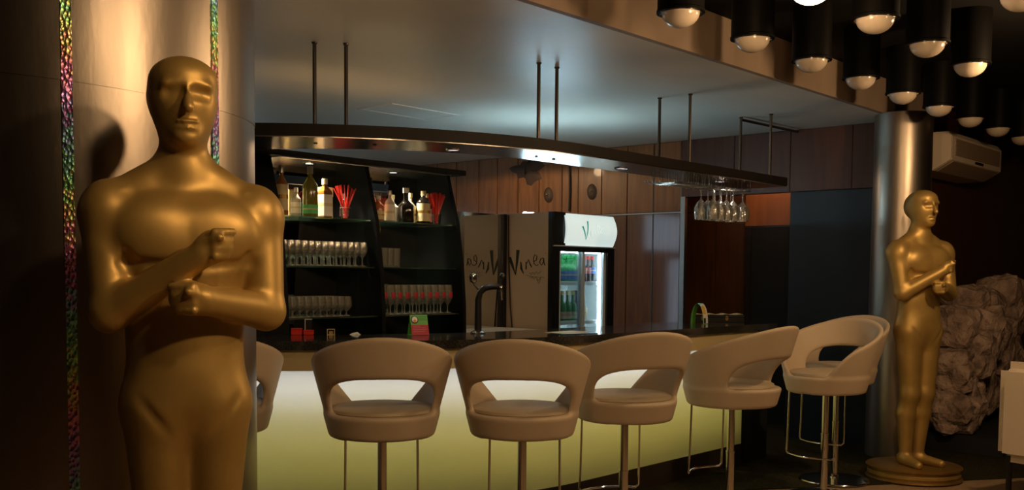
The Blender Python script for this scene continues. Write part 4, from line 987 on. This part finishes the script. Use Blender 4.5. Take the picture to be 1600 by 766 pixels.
for j, b in enumerate(ROWB):
    vis = 0
    for a in GRID_A:
        p = W(a, b, 2.63); lit = any(jj == j and abs(aa - a) < 0.02 for jj, aa in LIT)
        seen = in_view(p)
        if (j == 1 and a > 6.5) or (j >= 2 and a > 5.0 and not lit): continue
        if not (seen or lit): continue
        if p.x < -1.0 and (p - CL).length < 0: continue
        if seen: vis += 1
        lab = ('glowing' if lit else 'unlit') + (' dome light, %s in the row %s' % (ORD[vis - 1], names_row[j]) if seen else ' dome light outside the frame %s, row %s' % ('to the right' if p.x > 2 else ('overhead' if a < 3 else 'to the upper right'), names_row[j]))
        t = thing('ceiling_light', lab, 'ceiling light', p, 0, 'black cylinder dome lights on the ceiling')
        put('housing', HOUS, t); put('dome', DON if lit else DOFF, t); put('rim', RIM, t)
        if lit:
            ld = bpy.data.lights.new('dome_lamp', 'POINT'); ld.energy = BULB_W * [v for (jj, aa), v in LIT.items() if jj == j and abs(aa - a) < 0.02][0] / 20.0; ld.color = (1.0, 0.63, 0.32); ld.shadow_soft_size = 0.06
            lo = bpy.data.objects.new('dome_lamp', ld); col.objects.link(lo); lo.location = p + Vector((0, 0, -0.15))

# ------------------------------------------------------------------ air conditioner on the side wall
ac = thing('air_conditioner', 'cream wall air conditioner with mesh grille beside the slim column', 'air conditioner', W(8.6, 2.88, 2.3), TH)
LA = 1.27
body = [(0.0, 0.06), (0.0, 0.25), (0.03, 0.29), (0.37, 0.29), (0.37, -0.02), (0.14, -0.02)]
part('body', MB().prism(body, 0, 0.0, LA), M['white_plastic'], ac)
part('side_cover', MB().prism([(0.002, 0.062), (0.002, 0.249), (0.031, 0.288), (0.22, 0.288), (0.22, -0.018), (0.142, -0.018)], 0, -0.02, -0.001), M['white_plastic'], ac)
part('side_cover', MB().prism([(0.002, 0.062), (0.002, 0.249), (0.031, 0.288), (0.22, 0.288), (0.22, -0.018), (0.142, -0.018)], 0, LA + 0.001, LA + 0.02), M['white_plastic'], ac)
gr = part('grille', MB().box(0.06, LA - 0.05, -0.006, -0.0005, 0.1, 0.235), M['grille'], ac, label='brown mesh front grille')
for k in range(9): part('slat', MB().box(0.062, LA - 0.052, -0.012, -0.0065, 0.105 + 0.0145 * k, 0.112 + 0.0145 * k), M['grille'], gr)
part('louver', MB().add([(0.05, 0.004, 0.05), (LA - 0.05, 0.004, 0.05), (LA - 0.05, 0.13, -0.024), (0.05, 0.13, -0.024), (0.05, 0.008, 0.054), (LA - 0.05, 0.008, 0.054), (LA - 0.05, 0.134, -0.02), (0.05, 0.134, -0.02)], [(0, 1, 2, 3), (7, 6, 5, 4), (0, 4, 5, 1), (1, 5, 6, 2), (2, 6, 7, 3), (3, 7, 4, 0)]), M['grille'], ac)
part('display', MB().box(LA * 0.45, LA * 0.62, -0.004, -0.0005, 0.07, 0.092), M['black'], ac, label='small dark display window')

# ------------------------------------------------------------------ rock feature and armchair at the right edge
rk = thing('rock_feature', 'craggy brown rock feature standing against the right wall', 'rock', W(8.6, 2.75, 0), TH)
part('plinth', MB().bbox(-0.15, 1.9, -0.38, 0.46, 0.0, 0.15, 0.01), M['black_matt'], rk)
from mathutils import noise as mnoise
def rock(c, r, seed):
    import bmesh
    bm = bmesh.new(); bmesh.ops.create_icosphere(bm, subdivisions=3, radius=1.0)
    off = Vector((seed * 3.1, seed * 1.7, seed * 2.3))
    for v in bm.verts:
        d = v.co.normalized(); q = max(abs(d.x), abs(d.y), abs(d.z)); d2 = d * (0.45 + 0.55 / q * 0.85)
        k = 1 + 0.28 * mnoise.noise(d * 1.6 + off) + 0.14 * mnoise.noise(d * 4 + off)
        v.co = Vector((c[0] + d2.x * r[0] * k, c[1] + d2.y * r[1] * k, c[2] + d2.z * r[2] * k))
    bm.verts.index_update(); mb = MB().add([v.co[:] for v in bm.verts], [[v.index for v in f.verts] for f in bm.faces]); bm.free()
    return mb
for i, (c, r) in enumerate([((-0.1, 0.05, 0.33), (0.16, 0.22, 0.2)), ((0.16, 0.08, 0.4), (0.18, 0.24, 0.24)), ((-0.02, 0.08, 0.66), (0.16, 0.22, 0.2)), ((0.22, 0.02, 0.78), (0.2, 0.24, 0.22)), ((0.12, 0.1, 1.0), (0.2, 0.22, 0.2)), ((0.46, 0.05, 0.95), (0.22, 0.24, 0.26)), ((0.48, 0.15, 0.6), (0.2, 0.2, 0.24)), ((0.72, 0.1, 1.12), (0.22, 0.22, 0.24)), ((0.45, 0.12, 1.2), (0.18, 0.2, 0.15)), ((0.95, 0.1, 0.85), (0.24, 0.24, 0.3)), ((0.85, 0.12, 0.45), (0.26, 0.2, 0.25)), ((1.25, 0.1, 1.15), (0.26, 0.24, 0.3)), ((1.3, 0.1, 0.6), (0.28, 0.24, 0.35))]):
    part('stone', rock(c, r, i + 1), M['rock'], rk)
ch = thing('armchair', 'cream upholstered armchair cut off by the right edge', 'armchair', (3.47, 6.3, 0.0), math.radians(35))
def slab(pts, y0, y1): return MB().prism(pts, 1, y0, y1)
def rbox(x0, x1, y0, y1, z0, z1, c=0.03): return MB().bbox(x0, x1, y0, y1, z0, z1, c)
part('seat', rbox(-0.24, 0.26, -0.26, 0.26, 0.3, 0.47, 0.04), M['white_leather'], ch, smooth=True)
part('backrest', rbox(-0.335, -0.21, -0.31, 0.31, 0.26, 0.89, 0.06), M['white_leather'], ch, smooth=True)
for s in (-1, 1): part('armrest', rbox(-0.22, 0.24, s * 0.3 - 0.045, s * 0.3 + 0.045, 0.29, 0.62, 0.035), M['white_leather'], ch, smooth=True)
for x in (-0.26, 0.2):
    for y in (-0.24, 0.24): part('leg', MB().lathe([(0.001, 0), (0.014, 0), (0.022, 0.3), (0.001, 0.3)], 12, (x, y, 0)), M['black'], ch)
print('objects', len(bpy.data.objects))
